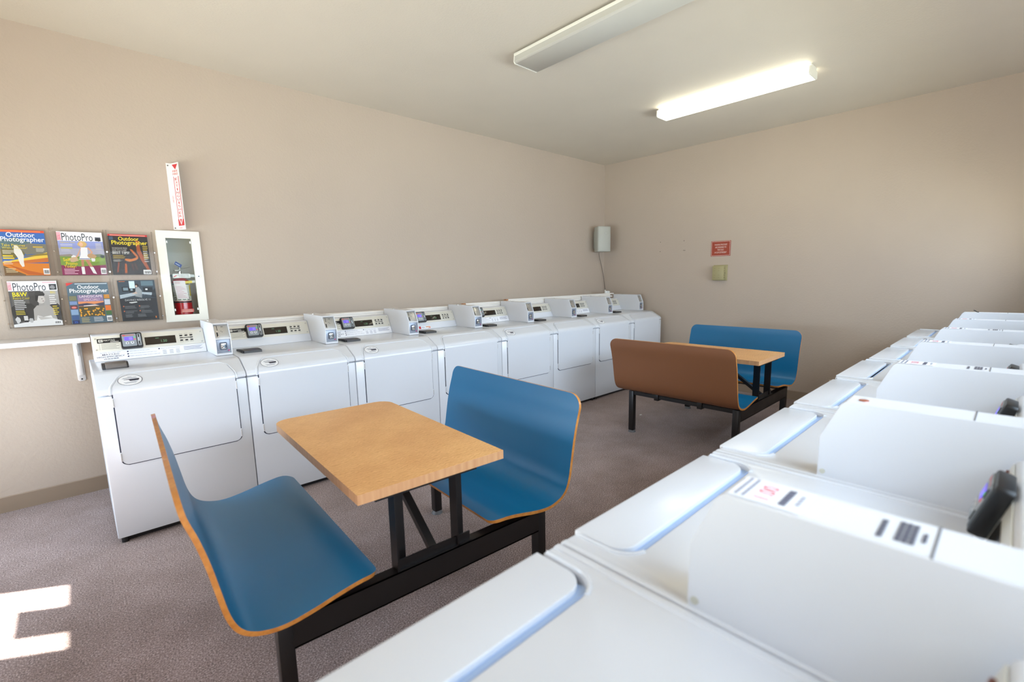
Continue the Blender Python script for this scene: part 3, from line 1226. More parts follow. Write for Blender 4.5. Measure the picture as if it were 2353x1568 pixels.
# ================================================================== BENCH-AND-TABLE UNITS
BA, BD, TW = 0.522, 0.906, 0.291
TY0, TY1, TZ = -0.056, 1.006, 0.718
SY0, SY1 = -0.058, 0.998
PROF = [(0.746, 0.860), (0.737, 0.800), (0.716, 0.728), (0.698, 0.650), (0.684, 0.570), (0.669, 0.490), (0.647, 0.437), (0.612, 0.406), (0.562, 0.389), (0.510, 0.386), (0.440, 0.396), (0.380, 0.409), (0.315, 0.421), (0.272, 0.424), (0.236, 0.416)]


def catmull(P, per=5):
    out = []
    for i in range(len(P) - 1):
        p0, p1, p2, p3 = P[max(i - 1, 0)], P[i], P[i + 1], P[min(i + 2, len(P) - 1)]
        for k in range(per):
            t = k / per
            out.append(tuple(0.5 * ((2 * p1[j]) + (-p0[j] + p2[j]) * t + (2 * p0[j] - 5 * p1[j] + 4 * p2[j] - p3[j]) * t * t + (-p0[j] + 3 * p1[j] - 3 * p2[j] + p3[j]) * t ** 3) for j in range(2)))
    out.append(P[-1])
    return out


def bench(sgn):
    def f(g):
        fine = catmull(PROF, 4)
        # extra rows close to both ends for the rounded corners
        S = [0]
        for a, b in zip(fine, fine[1:]):
            S.append(S[-1] + math.dist(a, b))
        tot = S[-1]

        def at(s):
            for i in range(len(S) - 1):
                if s <= S[i + 1]:
                    t = (s - S[i]) / (S[i + 1] - S[i])
                    return tuple(fine[i][j] + (fine[i + 1][j] - fine[i][j]) * t for j in range(2))
            return fine[-1]
        r0, r1 = 0.062, 0.050
        ss = [r0 * (1 - math.cos(PI / 2 * k / 8)) for k in range(9)]
        ss += [s for s in S if r0 * 1.05 < s < tot - r1 * 1.05]
        ss += [tot - r1 * (1 - math.cos(PI / 2 * k / 8)) for k in range(8, -1, -1)]
        pts = [at(s) for s in ss]
        th = 0.014
        rows = []
        n = len(ss)
        for i, s in enumerate(ss):
            a, b = pts[max(i - 1, 0)], pts[min(i + 1, n - 1)]
            tx, tz = b[0] - a[0], b[1] - a[1]
            ln = math.hypot(tx, tz)
            nx, nz = tz / ln, -tx / ln          # towards the sitter
            ins = 0.0
            if s < r0:
                ins = r0 - math.sqrt(max(0, r0 * r0 - (r0 - s) ** 2))
            elif s > tot - r1:
                q = s - (tot - r1)
                ins = r1 - math.sqrt(max(0, r1 * r1 - q * q))
            rows.append((pts[i], (pts[i][0] + nx * th, pts[i][1] + nz * th), SY0 + ins, SY1 - ins))
        vs_ = []
        for o, q, y0, y1 in rows:
            vs_ += [(sgn * o[0], y0, o[1]), (sgn * o[0], y1, o[1]), (sgn * q[0], y0, q[1]), (sgn * q[0], y1, q[1])]
        fl = (lambda t: t) if sgn < 0 else (lambda t: tuple(reversed(t)))
        outer, inner, edge = [], [], []
        for i in range(n - 1):
            a, b = 4 * i, 4 * i + 4
            outer.append(fl((a, b, b + 1, a + 1)))
            inner.append(fl((a + 2, a + 3, b + 3, b + 2)))
            edge.append(fl((a, a + 2, b + 2, b)))
            edge.append(fl((a + 1, b + 1, b + 3, a + 3)))
        e = 4 * (n - 1)
        edge.append(fl((0, 1, 3, 2)))
        edge.append(fl((e, e + 2, e + 3, e + 1)))
        k = len(g.v)
        g.raw(vs_, outer, BROWN)
        for fs_, mt in ((inner, BLUE), (edge, PLY)):
            mi = g.m(mt)
            for q in fs_:
                g.f.append([j + k for j in q])
                g.mi.append(mi)
    return f


def table_top(g):
    r = 0.075
    P = [(-TW, TY0), (TW, TY0)]
    P += [(TW - r + r * math.cos(math.radians(a)), TY1 - r + r * math.sin(math.radians(a))) for a in range(0, 91, 9)]
    P += [(-TW + r + r * math.cos(math.radians(a)), TY1 - r + r * math.sin(math.radians(a))) for a in range(90, 181, 9)]
    g.prism(P, 'z', TZ - 0.034, TZ, OAK, side=OAKE)


RZ0, RZ1 = 0.280, 0.378


def rail(g):
    t = 0.006
    g.box((-BA + 0.02, -0.0235, RZ0), (BA - 0.02, -0.0235 + t, RZ1), STEELBLK)
    g.box((-BA + 0.02, -0.0235, RZ1 - t), (BA - 0.02, 0.020, RZ1), STEELBLK)
    g.box((-BA + 0.02, -0.0235, RZ0), (BA - 0.02, 0.020, RZ0 + t), STEELBLK)


def leg(g):
    g.box((-0.0225, -0.0225, 0.018), (0.0225, 0.0225, RZ1 - 0.001), STEELBLK, 0.002)


def glide(g):
    g.cyl((0, 0, 0), (0, 0, 0.018), 0.034, M('grey_glide', (96, 96, 98), 0.5), 0.024, n=18)


def cross_rail(g):
    g.box((-0.016, 0.0225, 0.346), (0.016, BD - 0.0225, 0.377), STEELBLK)


def seat_clip(g):
    g.box((-0.026, -0.02, 0.332), (0.026, 0.02, 0.392), STEELBLK, 0.002)


def post(g):
    g.box((-0.026, 0.022, RZ1), (0.026, 0.028, TZ - 0.046), STEELBLK)
    g.box((-0.026, -0.022, RZ1), (-0.019, 0.022, TZ - 0.046), STEELBLK)


def bracket(g):
    g.box((-0.150, -0.012, RZ1), (0.150, -0.006, RZ1 + 0.036), STEELBLK)
    g.box((-0.150, -0.022, RZ1), (0.150, -0.006, RZ1 + 0.005), STEELBLK)


def under_frame(g):
    g.box((-0.23, -0.045, TZ - 0.046), (0.17, 0.03, TZ - 0.034), STEELBLK)
    g.box((-0.02, 0.03, TZ - 0.046), (0.02, 0.70, TZ - 0.034), STEELBLK)


def brace(g):
    g.xf = None
    p0, p1 = Vector((0.0, 0.012, RZ1 + 0.012)), Vector((0.0, 0.42, TZ - 0.046))
    d = (p1 - p0).normalized()
    nrm = Vector((0, -d.z, d.y))
    vs_ = []
    for p in (p0, p1):
        for sx in (-0.015, 0.015):
            for sn in (-0.012, 0.012):
                vs_.append(p + Vector((sx, 0, 0)) + nrm * sn)
    g.raw(vs_, [(0, 1, 3, 2), (4, 6, 7, 5), (0, 4, 5, 1), (2, 3, 7, 6), (0, 2, 6, 4), (1, 5, 7, 3)], STEELBLK)


for pose, lab in (((0.8424, -1.7975, -0.0549), 'booth with oak table between two blue benches, nearest the viewer'),
                  ((4.0145, -1.8180, 0.0074), 'booth with oak table and blue benches beside the end wall, brown bench back showing')):
    b_ = thing('dining_booth', lab, 'booth', (pose[0], pose[1], 0), pose[2], 'bench and table booths on the carpet')
    part('bench', 'l', bench(-1), b_)
    part('bench', 'r', bench(1), b_)
    part('table_top', 'b', table_top, b_)
    part('rail', 'b', rail, b_)
    for sx in (-BA, BA):
        for y in (0.0, BD):
            l_ = part('leg', 'b', leg, b_)
            l_.location = (sx, y, 0)
            part('foot_glide', 'b', glide, l_)
        cr = part('cross_rail', 'b', cross_rail, b_)
        cr.location = (sx, 0, 0)
        for y in (0.28, 0.66):
            part('seat_clip', 'b', seat_clip, cr).location = (0, y, 0)
        # second bearer under the front of the seat
        fr = part('cross_rail', 'f', lambda g: g.box((-0.012, 0.0, 0.378), (0.012, BD + 0.02, 0.395), STEELBLK), b_)
        fr.location = (sx * 0.70, 0, 0)
    part('post', 'b', post, b_).location = (-0.130, 0, 0)
    part('post', 'b', post, b_).location = (0.116, 0, 0)
    part('bracket', 'b', bracket, b_)
    part('table_bearer', 'b', under_frame, b_)
    part('brace', 'b', brace, b_)


# ================================================================== CEILING LIGHTS
def light_fixture(x0, x1, y0, y1, zb, zt, lit, label):
    cx = (x0 + x1) / 2
    t = thing('ceiling_light', label, 'light', (cx, (y0 + y1) / 2, ZC), 0, 'fluorescent ceiling lights')
    w, l, h = (x1 - x0) / 2, abs(y1 - y0) / 2, zt - zb
    dz0, dz1 = zb - ZC, zt - ZC
    part('housing', None, lambda g: g.box((-w * 0.72, -l, dz1 - 0.002), (w * 0.72, l, 0), FIXW, 0.003), t)
    lm = LENS_ON if lit else LENS_OFF
    part('diffuser', None, lambda g: g.prism([(-w * 0.96, dz1 - 0.002), (-w, dz0 + 0.012), (-w + 0.010, dz0), (w - 0.010, dz0), (w, dz0 + 0.012), (w * 0.96, dz1 - 0.002)], 'y', -l + 0.008, l - 0.008, lm, 0.002, 1, ang=0.8), t)
    for s in (-1, 1):
        part('end_cap', None, lambda g: g.prism([(-w * 0.97, dz1), (-w - 0.001, dz0 + 0.010), (-w + 0.010, dz0 - 0.001), (w - 0.010, dz0 - 0.001), (w + 0.001, dz0 + 0.010), (w * 0.97, dz1)], 'y', s * l, s * (l - 0.008), FIXW), t)
    if not lit:
        for s in (-1, 1):
            part('side_rail', None, lambda g: g.box((s * w * 0.99, -l, dz1 - 0.016), (s * w * 0.90, l, dz1 + 0.003), FIXW, 0.002), t)
    return t


light_fixture(2.358, 2.588, -1.915, -0.655, ZC - 0.080, ZC - 0.018, False, 'unlit grey ceiling light running off the top edge of the frame')
light_fixture(4.112, 4.290, -1.972, -0.708, ZC - 0.080, ZC - 0.022, True, 'glowing white fluorescent ceiling light nearer the end wall')


# ================================================================== WASHER-WALL FITTINGS
# --- fire extinguisher cabinet
cabt = thing('extinguisher_cabinet', 'ivory recessed cabinet with glass door holding a red fire extinguisher', 'cabinet', (0.572, YW, 1.112))


def cab_frame(g):
    x0, x1, z0, z1 = -0.128, 0.128, 0.0, 0.643
    wx0, wx1, wz0, wz1 = -0.076, 0.074, 0.048, 0.592
    y0, y1 = -0.020, 0.001
    for a, b in (((x0, z0), (wx0, z1)), ((wx1, z0), (x1, z1)), ((wx0, z0), (wx1, wz0)), ((wx0, wz1), (wx1, z1))):
        g.box((a[0], y0, a[1]), (b[0], y1, b[1]), FRAMEW)


def cab_liner(g):
    x0, x1, z0, z1, yb = -0.106, 0.106, 0.017, 0.619, 0.150
    m = M('grey_liner', (214, 213, 204), 0.6)
    t = 0.003
    g.box((x0, yb, z0), (x1, yb + t, z1), m)
    g.box((x0, 0.002, z0), (x0 + t, yb, z1), m)
    g.box((x1 - t, 0.002, z0), (x1, yb, z1), m)
    g.box((x0, 0.002, z0), (x1, yb, z0 + t), m)
    g.box((x0, 0.002, z1 - t), (x1, yb, z1), m)


def cab_bar(g):
    g.box((-0.076, -0.004, 0.318), (0.074, 0.004, 0.336), M('bar_grey', (168, 168, 164), 0.4, 0.5))
    g.box((-0.080, -0.006, 0.318), (-0.060, 0.006, 0.338), BLACKP)
    g.xf = frame((-0.058, -0.0048, 0.312), (1, 0, 0), (0, 0, 1))
    g.box((0, 0, 0), (0.104, 0.030, 0.003), F(240, 240, 238))
    g.text('IN CASE OF FIRE', 0.030, 0.017, 0.066, 0.008, F(90, 90, 96), 0.0034)
    g.text('TO BREAK GLASS', 0.034, 0.005, 0.064, 0.008, F(60, 60, 66), 0.0034)
    g.poly([(0.006, 0.006, 0.0034), (0.024, 0.016, 0.0034), (0.022, 0.021, 0.0034), (0.004, 0.011, 0.0034)], F(204, 50, 60))


part('door_frame', None, cab_frame, cabt)
part('liner', None, cab_liner, cabt, label='grey inside of the cabinet')
part('glass', None, lambda g: g.box((-0.079, -0.012, 0.045), (0.077, -0.009, 0.595), GLASS), cabt)
part('breaker_bar', None, cab_bar, cabt, label='white printed breaker bar')
part('lock', None, lambda g: (g.cyl((0.095, -0.020, 0.322), (0.095, -0.026, 0.322), 0.0085, SILVER, n=18), g.cyl((0.095, -0.026, 0.322), (0.095, -0.0265, 0.322), 0.005, BLACKP, n=12)), cabt)
for x in (-0.070, 0.068):
    for z in (0.565, 0.085):
        part('glass_clip', 'c', lambda g: g.box((-0.004, -0.018, -0.008), (0.004, -0.012, 0.008), WHITEPL), cabt).location = (x, 0, z)

ext = thing('fire_extinguisher', 'red fire extinguisher with white paper tag inside the ivory cabinet', 'fire extinguisher', (0.566, YW + 0.070, 1.1325))
part('cylinder', None, lambda g: g.lathe((0, 0, 0), [(0.050, 0), (0.055, 0.006), (0.055, 0.255), (0.050, 0.275), (0.030, 0.292), (0.017, 0.296), (0.015, 0.312)], RED, 32), ext)


def ext_label(g):
    m, k = F(226, 226, 214), F(46, 46, 50)
    n = 20

    def band(a0, a1, z0, z1, mat, r):
        vs_, fs_ = [], []
        for i in range(n + 1):
            t = math.radians(a0 + (a1 - a0) * i / n)
            vs_ += [(r * math.cos(t), r * math.sin(t), z0), (r * math.cos(t), r * math.sin(t), z1)]
        for i in range(n):
            fs_.append((2 * i, 2 * i + 2, 2 * i + 3, 2 * i + 1))
        g.raw(vs_, fs_, mat)
    band(180, 340, 0.125, 0.255, m, 0.0556)
    band(180, 340, 0.112, 0.122, k, 0.0558)
    for a in (205, 235, 265, 295):
        band(a, a + 16, 0.132, 0.152, k, 0.0559)
        band(a + 3, a + 13, 0.136, 0.148, m, 0.0562)
    for a in (190, 222, 252, 284):
        for z in (0.165, 0.175, 0.185):
            band(a, a + 24, z, z + 0.004, F(130, 130, 128), 0.0559)
    band(182, 192, 0.160, 0.240, F(226, 200, 60), 0.0560)
    band(318, 336, 0.160, 0.240, F(226, 200, 60), 0.0560)
    band(195, 320, 0.244, 0.252, k, 0.0560)


part('label', None, ext_label, ext, label='printed instruction label')


def ext_valve(g):
    g.cyl((0, 0, 0.306), (0, 0, 0.345), 0.014, CHROME, n=16)
    g.box((-0.030, -0.010, 0.340), (0.020, 0.010, 0.352), SILVER, 0.003)
    g.tube([(0.005, 0, 0.350), (0.004, 0, 0.372), (0.014, 0, 0.386)], 0.008, SILVER)
    g.tube([(-0.004, 0, 0.356), (0.030, -0.006, 0.366), (0.064, -0.010, 0.374)], 0.005, SILVER)
    g.tube([(-0.014, -0.012, 0.336), (0.0, -0.020, 0.344), (0.012, -0.012, 0.346)], 0.004, SILVER)


part('valve_handle', None, ext_valve, ext, label='steel valve and lever')


def ext_tag(g):
    g.xf = frame((-0.040, -0.0640, 0.140), (1, -0.06, 0), (-0.10, -0.01, 1))
    g.box((0, 0, 0), (0.070, 0.132, 0.001), F(232, 224, 226))
    p = F(206, 150, 170)
    g.text('ONE', 0.008, 0.112, 0.030, 0.012, F(170, 30, 70), 0.0014)
    for i in range(9):
        g.rect(0.006, 0.010 + i * 0.010, 0.062 - 0.01 * (i % 3), 0.013 + i * 0.010, p, 0.0014)


part('inspection_tag', None, ext_tag, ext, label='white and pink inspection tag')


def ext_yellow(g):
    g.xf = frame((-0.002, -0.0660, 0.248), (1, 0, 0.10), (0, 0, 1))
    g.box((0, 0, 0), (0.062, 0.018, 0.001), F(236, 214, 40))
    g.rect(0.010, 0.004, 0.016, 0.014, F(40, 40, 40), 0.0014)
    g.rect(0.020, 0.005, 0.056, 0.012, F(206, 184, 50), 0.0014)
    g.box((0.062, 0.001, 0), (0.090, 0.018, 0.001), F(214, 214, 206))


part('warning_strip', None, ext_yellow, ext, label='yellow warning strip')


def ext_blue(g):
    g.xf = frame((-0.030, -0.0300, 0.392), (0.80, 0, -0.60), (0.45, 0, 0.9))
    g.box((0, 0, 0), (0.046, 0.024, 0.001), F(36, 66, 150))
    g.rect(0.005, 0.008, 0.036, 0.013, F(190, 204, 230), 0.0014)


part('blue_tag', None, ext_blue, ext, label='blue tag')


def ext_warn(g):
    g.xf = frame((-0.024, -0.0592, 0.042), (1, 0, 0), (0, 0, 1))
    g.box((0, 0, 0), (0.076, 0.024, 0.001), F(226, 96, 84))
    g.text('WARNING', 0.008, 0.013, 0.060, 0.008, F(246, 226, 220), 0.0014)
    g.rect(0.006, 0.004, 0.070, 0.009, F(240, 196, 186), 0.0014)


part('red_notice', None, ext_warn, ext)

# --- projecting fire extinguisher sign
sgn = thing('fire_extinguisher_sign', 'narrow white projecting sign with red vertical lettering above the cabinet', 'sign', (0.615, YW, 1.764))
SH = 0.455
WP_ = M('sign_white', (238, 236, 232), 0.4)


def sign_body(g):
    t = 0.002
    out = [(-0.060, -0.0003), (-0.0295, -0.0003), (0.0005, -0.083), (-0.0015, -0.0836), (-0.0315, -t), (-0.060, -t)]
    g.prism(out, 'z', 0, SH, WP_)


def sign_print(g):
    r = F(206, 48, 56)
    a, b = Vector((-0.0315, -0.002, 0)), Vector((-0.002, -0.083, 0))
    ln = (b - a).length
    g.xf = frame(a, b - a, (0, 0, 1))
    h = 0.0006
    W = ln
    g.poly([(W * 0.12, SH - 0.010, h), (W * 0.90, SH - 0.010, h), (W * 0.55, SH - 0.045, h)][::-1], r)
    g.text('FIRE', W * 0.12, SH - 0.062, W * 0.72, 0.014, r, h)
    g.text('FIRE', W * 0.12, SH - 0.081, W * 0.72, 0.014, r, h)
    for u in (0.16, 0.82):
        g.rect(W * u, 0.075, W * (u + 0.07), SH - 0.09, r, h)
    s = 'EXTINGUISHER'
    z1, z0 = SH - 0.098, 0.082
    st = (z1 - z0) / len(s)
    for i, ch in enumerate(s):
        ww = W * (0.12 if ch == 'I' else 0.36)
        g.text(ch, W * 0.53, z1 - (i + 1) * st + st * 0.16, ww, st * 0.70, r, h, 'c')
    g.rect(W * 0.12, 0.028, W * 0.92, 0.074, r, h)
    w_ = F(238, 236, 232)
    g.poly([(W * 0.26, 0.074, h + 0.0004), (W * 0.53, 0.032, h + 0.0004), (W * 0.80, 0.074, h + 0.0004)], w_)
    g.poly([(W * 0.40, 0.074, h + 0.0008), (W * 0.53, 0.044, h + 0.0008), (W * 0.66, 0.074, h + 0.0008)], r)
    for v in (0.008, 0.015):
        g.rect(W * 0.20, v, W * 0.60, v + 0.003, F(226, 130, 130), h)
    # mounting flange
    g.xf = frame((-0.058, -0.0024, 0), (1, 0, 0), (0, 0, 1))
    g.text('FIRE EXT', 0.020, 0.190, 0.045, 0.006, F(226, 120, 120), h, rot=PI / 2)


part('plate', None, sign_body, sgn)
part('lettering', None, sign_print, sgn)
for z in (0.012, SH - 0.016):
    part('screw', 's', lambda g: g.cyl((-0.050, -0.002, 0), (-0.050, -0.0045, 0), 0.0042, F(90, 88, 84), n=12), sgn).location = (0, 0, z)

# --- wall shelf
sh = thing('wall_shelf', 'white wall shelf on a steel bracket at the left edge, beside the first washer', 'shelf', (0, YW, 0))
part('board', None, lambda g: g.box((XF + 0.3, -0.305, 1.040), (0.022, -0.001, 1.068), M('white_shelf', (240, 240, 242), 0.35), 0.002), sh)


def shelf_bracket(g):
    m = M('bracket_white', (222, 222, 222), 0.35, 0.3)
    g.prism(round_rect(-0.062, 0.762, -0.022, 1.040, 0.012), 'y', -0.006, -0.0005, m, 0.001)
    g.box((-0.054, -0.016, 0.80), (-0.030, -0.006, 1.040), m, 0.003)
    g.prism([(-0.290, 1.040), (-0.290, 1.026), (-0.016, 0.93), (-0.010, 0.80), (-0.006, 0.80), (-0.006, 1.040)], 'x', -0.044, -0.040, m)
    g.box((-0.056, -0.295, 1.0365), (-0.028, -0.004, 1.040), m)
    g.cyl((-0.042, -0.006, 0.775), (-0.042, -0.0075, 0.775), 0.005, BLACKP, n=12)


part('bracket', None, shelf_bracket, sh)

# --- magazine rack
RX0, RX1, RZB, RZT = -0.330, 0.432, 1.122, 1.738
rk = thing('magazine_rack', 'clear acrylic wall rack with six magazine pockets, left of the extinguisher cabinet', 'magazine rack', (0, YW, 0))
part('back_panel', None, lambda g: g.box((RX0, -0.006, RZB), (RX1, -0.002, RZT), ACRYL), rk)
COLS = ((-0.318, -0.085), (-0.066, 0.166), (0.184, 0.418))
ROWS = (1.449, 1.138)


def pocket(x0, x1, z):
    def f(g):
        t = 0.003
        g.box((x0, -0.042, z - t), (x1, -0.006, z), ACRYL)
        g.box((x0, -0.045, z - t), (x1, -0.042, z + 0.185), ACRYL)
        g.box((x0 - t, -0.045, z - t), (x0, -0.006, z + 0.29), ACRYL)
        g.box((x1, -0.045, z - t), (x1 + t, -0.006, z + 0.29), ACRYL)
    return f


for z in ROWS:
    for a, b in COLS:
        part('pocket', None, pocket(a, b, z), rk)
for x in (-0.3245, -0.0755, 0.175, 0.4245):
    for z in (1.160, 1.300, 1.470, 1.600):
        part('rivet', 'rv', lambda g: g.cyl((0, -0.006, 0), (0, -0.009, 0), 0.0045, CHROME, n=12), rk).location = (x, 0, z)


# --- magazines: cover art in unit coordinates (u, v) of a w x h cover
def bars(n, u, v, w, dv, c, seed=1):
    rnd = random.Random(seed)
    return [('r', u, v - i * dv, u + w * rnd.uniform(0.65, 1.0), v - i * dv + dv * 0.42, c) for i in range(n)]


def barcode(u0, v0, u1, v1):
    out = [('r', u0, v0, u1, v1, (244, 244, 244))]
    n = 9
    for i in range(n):
        a = u0 + (u1 - u0) * (0.10 + 0.80 * i / n)
        out.append(('r', a, v0 + (v1 - v0) * 0.15, a + (u1 - u0) * (0.03 + 0.025 * (i % 3)), v0 + (v1 - v0) * 0.72, (60, 60, 60)))
    return out


def blob(cu, cv, ru, rv, c, seed, n=14, j=0.25):
    rnd = random.Random(seed)
    return ('p', [(cu + ru * (1 + rnd.uniform(-j, j)) * math.cos(2 * PI * i / n), cv + rv * (1 + rnd.uniform(-j, j)) * math.sin(2 * PI * i / n)) for i in range(n)], c)


Y1, WHT = (240, 214, 40), (240, 240, 240)
MAG1 = [('r', 0, 0, 1, 1, (58, 104, 176)), ('r', 0, 0.95, 1, 1, (226, 74, 36)), ('r', 0.05, 0.966, 0.92, 0.982, (244, 150, 90)),
        blob(0.25, 0.66, 0.5, 0.16, (92, 116, 120), 3), blob(0.75, 0.58, 0.40, 0.13, (128, 126, 112), 5), blob(0.2, 0.5, 0.35, 0.1, (118, 110, 66), 8),
        ('p', [(0.0, 0.30), (0.35, 0.36), (0.7, 0.43), (1.0, 0.52), (1.0, 0.40), (0.6, 0.34), (0.0, 0.26)], (242, 206, 74)),
        ('p', [(0.4, 0.42), (0.8, 0.48), (1.0, 0.50), (1.0, 0.46), (0.6, 0.42)], (150, 130, 60)),
        ('r', 0, 0, 1, 0.27, (222, 132, 40)), ('p', [(0, 0.27), (1, 0.40), (1, 0.30), (0.5, 0.27)], (206, 116, 48)),
        ('p', [(0.0, 0.0), (0.0, 0.22), (0.2, 0.12), (0.45, 0.02), (0.45, 0)], (120, 92, 60)), ('p', [(0.1, 0.24), (0.55, 0.10), (0.9, 0.03), (0.9, 0.0), (0.5, 0.02)], (196, 100, 36)),
        ('p', [(0.30, 0.67), (0.36, 0.66), (0.44, 0.55), (0.47, 0.44), (0.45, 0.30), (0.45, 0.20), (0.40, 0.19), (0.36, 0.26), (0.33, 0.40), (0.27, 0.50), (0.28, 0.60)], (236, 234, 228)),  # white streak is glare on the acrylic, painted into the cover
        ('t', '*Outdoor', 0.16, 0.845, 0.62, 0.105, WHT), ('t', '*Photographer', 0.03, 0.715, 0.95, 0.135, WHT),
        ('t', 'Take Pictures', 0.03, 0.64, 0.50, 0.055, Y1), ('t', 'With Purpose!', 0.03, 0.575, 0.54, 0.055, Y1)]
MAG1 += bars(3, 0.03, 0.54, 0.26, 0.03, (226, 220, 200), 2) + [('r', 0.02, 0.41, 0.24, 0.445, (222, 196, 60)), ('r', 0.02, 0.36, 0.26, 0.395, (222, 196, 60))] + bars(3, 0.02, 0.31, 0.24, 0.03, (226, 210, 190), 4)
MAG1 += [('r', 0.70, 0.62, 0.92, 0.65, (210, 180, 80))] + bars(3, 0.76, 0.59, 0.2, 0.028, (220, 214, 200), 6) + bars(3, 0.04, 0.14, 0.28, 0.035, (216, 200, 160), 7) + barcode(0.85, 0.02, 0.99, 0.155)

MAG2 = [('r', 0, 0, 1, 1, (150, 160, 214)), ('r', 0, 0.79, 1, 1, (246, 246, 248)), ('r', 0.0, 0.80, 0.09, 0.985, (236, 176, 186)), ('t', 'DIGITAL', 0.075, 0.81, 0.15, 0.05, (220, 90, 110), PI / 2),
        ('t', 'PhotoPro', 0.10, 0.795, 0.68, 0.17, (38, 46, 60)), ('r', 0.83, 0.80, 0.96, 0.89, (70, 74, 84)), blob(0.89, 0.83, 0.06, 0.04, (36, 38, 44), 2),
        ('r', 0, 0.42, 1, 0.62, (178, 178, 198)), blob(0.85, 0.44, 0.32, 0.05, (126, 140, 116), 3), blob(0.15, 0.42, 0.30, 0.06, (150, 140, 130), 4),
        ('r', 0, 0.20, 1, 0.43, (126, 156, 66)), blob(0.7, 0.36, 0.35, 0.05, (146, 178, 80), 9), ('p', [(0, 0), (1, 0), (1, 0.24), (0.4, 0.20), (0, 0.23)], (138, 44, 86)),
        blob(0.30, 0.43, 0.05, 0.03, (236, 236, 236), 11), blob(0.72, 0.36, 0.05, 0.05, (236, 236, 238), 12), blob(0.94, 0.44, 0.05, 0.035, (50, 50, 54), 13),
        # the figure: boots, legs, dress, arms, hair, head
        ('p', [(0.43, 0.02), (0.50, 0.02), (0.50, 0.19), (0.43, 0.19)], WHT), ('p', [(0.68, 0.04), (0.76, 0.02), (0.70, 0.19), (0.62, 0.19)], WHT),
        ('p', [(0.44, 0.19), (0.49, 0.19), (0.52, 0.37), (0.45, 0.37)], (196, 138, 106)), ('p', [(0.62, 0.19), (0.69, 0.19), (0.62, 0.37), (0.53, 0.37)], (196, 138, 106)),
        ('p', [(0.40, 0.36), (0.67, 0.36), (0.62, 0.50), (0.63, 0.64), (0.48, 0.66), (0.46, 0.48)], (244, 244, 248)), ('p', [(0.40, 0.37), (0.67, 0.37), (0.66, 0.385), (0.41, 0.385)], (70, 84, 140)),
        ('p', [(0.47, 0.62), (0.50, 0.66), (0.40, 0.44), (0.34, 0.38), (0.32, 0.40), (0.38, 0.47)], (222, 168, 136)), ('p', [(0.62, 0.63), (0.66, 0.65), (0.74, 0.53), (0.68, 0.48), (0.66, 0.50), (0.70, 0.54)], (222, 168, 136)),
        blob(0.29, 0.36, 0.10, 0.06, (206, 176, 140), 21), blob(0.70, 0.45, 0.09, 0.06, (196, 160, 120), 22),
        blob(0.52, 0.72, 0.10, 0.075, (214, 178, 112), 23, j=0.12), ('e', 0.50, 0.715, 0.042, 0.05, (232, 186, 156)),
        ('t', '*Self', 0.06, 0.32, 0.15, 0.075, Y1), ('t', '*Promo', 0.11, 0.235, 0.25, 0.07, Y1), ('t', '*Today!', 0.06, 0.155, 0.26, 0.075, Y1),
        ('t', 'Righteous Glass', 0.05, 0.735, 0.32, 0.035, Y1), ('r', 0.05, 0.61, 0.30, 0.64, (206, 196, 90))]
MAG2 += bars(2, 0.05, 0.70, 0.26, 0.03, (214, 214, 232), 2) + bars(2, 0.05, 0.58, 0.24, 0.03, (200, 200, 214), 3) + bars(5, 0.82, 0.73, 0.15, 0.03, (214, 210, 200), 5) + bars(4, 0.05, 0.13, 0.32, 0.035, (236, 190, 210), 8) + barcode(0.86, 0.02, 0.985, 0.165)

MAG3 = [('r', 0, 0, 1, 1, (44, 38, 34)), ('r', 0, 0.955, 1, 1, (206, 40, 40)), ('r', 0.05, 0.967, 0.95, 0.982, (238, 180, 160)),
        ('p', [(0.68, 0.86), (0.76, 0.84), (0.78, 0.60), (0.88, 0.34), (0.97, 0.10), (0.90, 0.10), (0.76, 0.36), (0.68, 0.56)], (170, 84, 34)),
        ('p', [(0.50, 0.64), (0.56, 0.63), (0.70, 0.46), (0.68, 0.40), (0.58, 0.52)], (196, 104, 40)), ('p', [(0.34, 0.36), (0.46, 0.32), (0.62, 0.36), (0.70, 0.42), (0.66, 0.44), (0.52, 0.39), (0.36, 0.40)], (212, 122, 44)),
        ('p', [(0.10, 0.06), (0.14, 0.06), (0.20, 0.30), (0.17, 0.32)], (150, 66, 30)), ('p', [(0.30, 0.04), (0.36, 0.04), (0.38, 0.26), (0.33, 0.28)], (186, 92, 34)),
        ('p', [(0.52, 0.10), (0.55, 0.10), (0.53, 0.28), (0.49, 0.26)], (92, 50, 34)), ('p', [(0.62, 0.12), (0.65, 0.12), (0.60, 0.30), (0.57, 0.26)], (92, 50, 34)),
        ('t', '*Outdoor', 0.25, 0.845, 0.52, 0.095, Y1), ('t', '*Photographer', 0.07, 0.715, 0.91, 0.13, Y1),
        ('t', 'WORKSHOP PROS', 0.06, 0.635, 0.38, 0.04, (196, 192, 186)), ('t', 'GIVE YOU THEIR', 0.06, 0.585, 0.36, 0.04, (196, 192, 186)), ('t', '*BEST TIPS!', 0.06, 0.515, 0.42, 0.06, (220, 218, 212)),
        ('r', 0.02, 0.86, 0.12, 0.94, (66, 84, 104))]
MAG3 += bars(3, 0.06, 0.47, 0.36, 0.032, (190, 160, 40), 3) + bars(2, 0.06, 0.36, 0.24, 0.03, (190, 186, 180), 4) + bars(8, 0.84, 0.70, 0.14, 0.042, (206, 176, 50), 6) + bars(6, 0.84, 0.57, 0.14, 0.05, (196, 192, 186), 9) + barcode(0.78, 0.01, 0.985, 0.12)

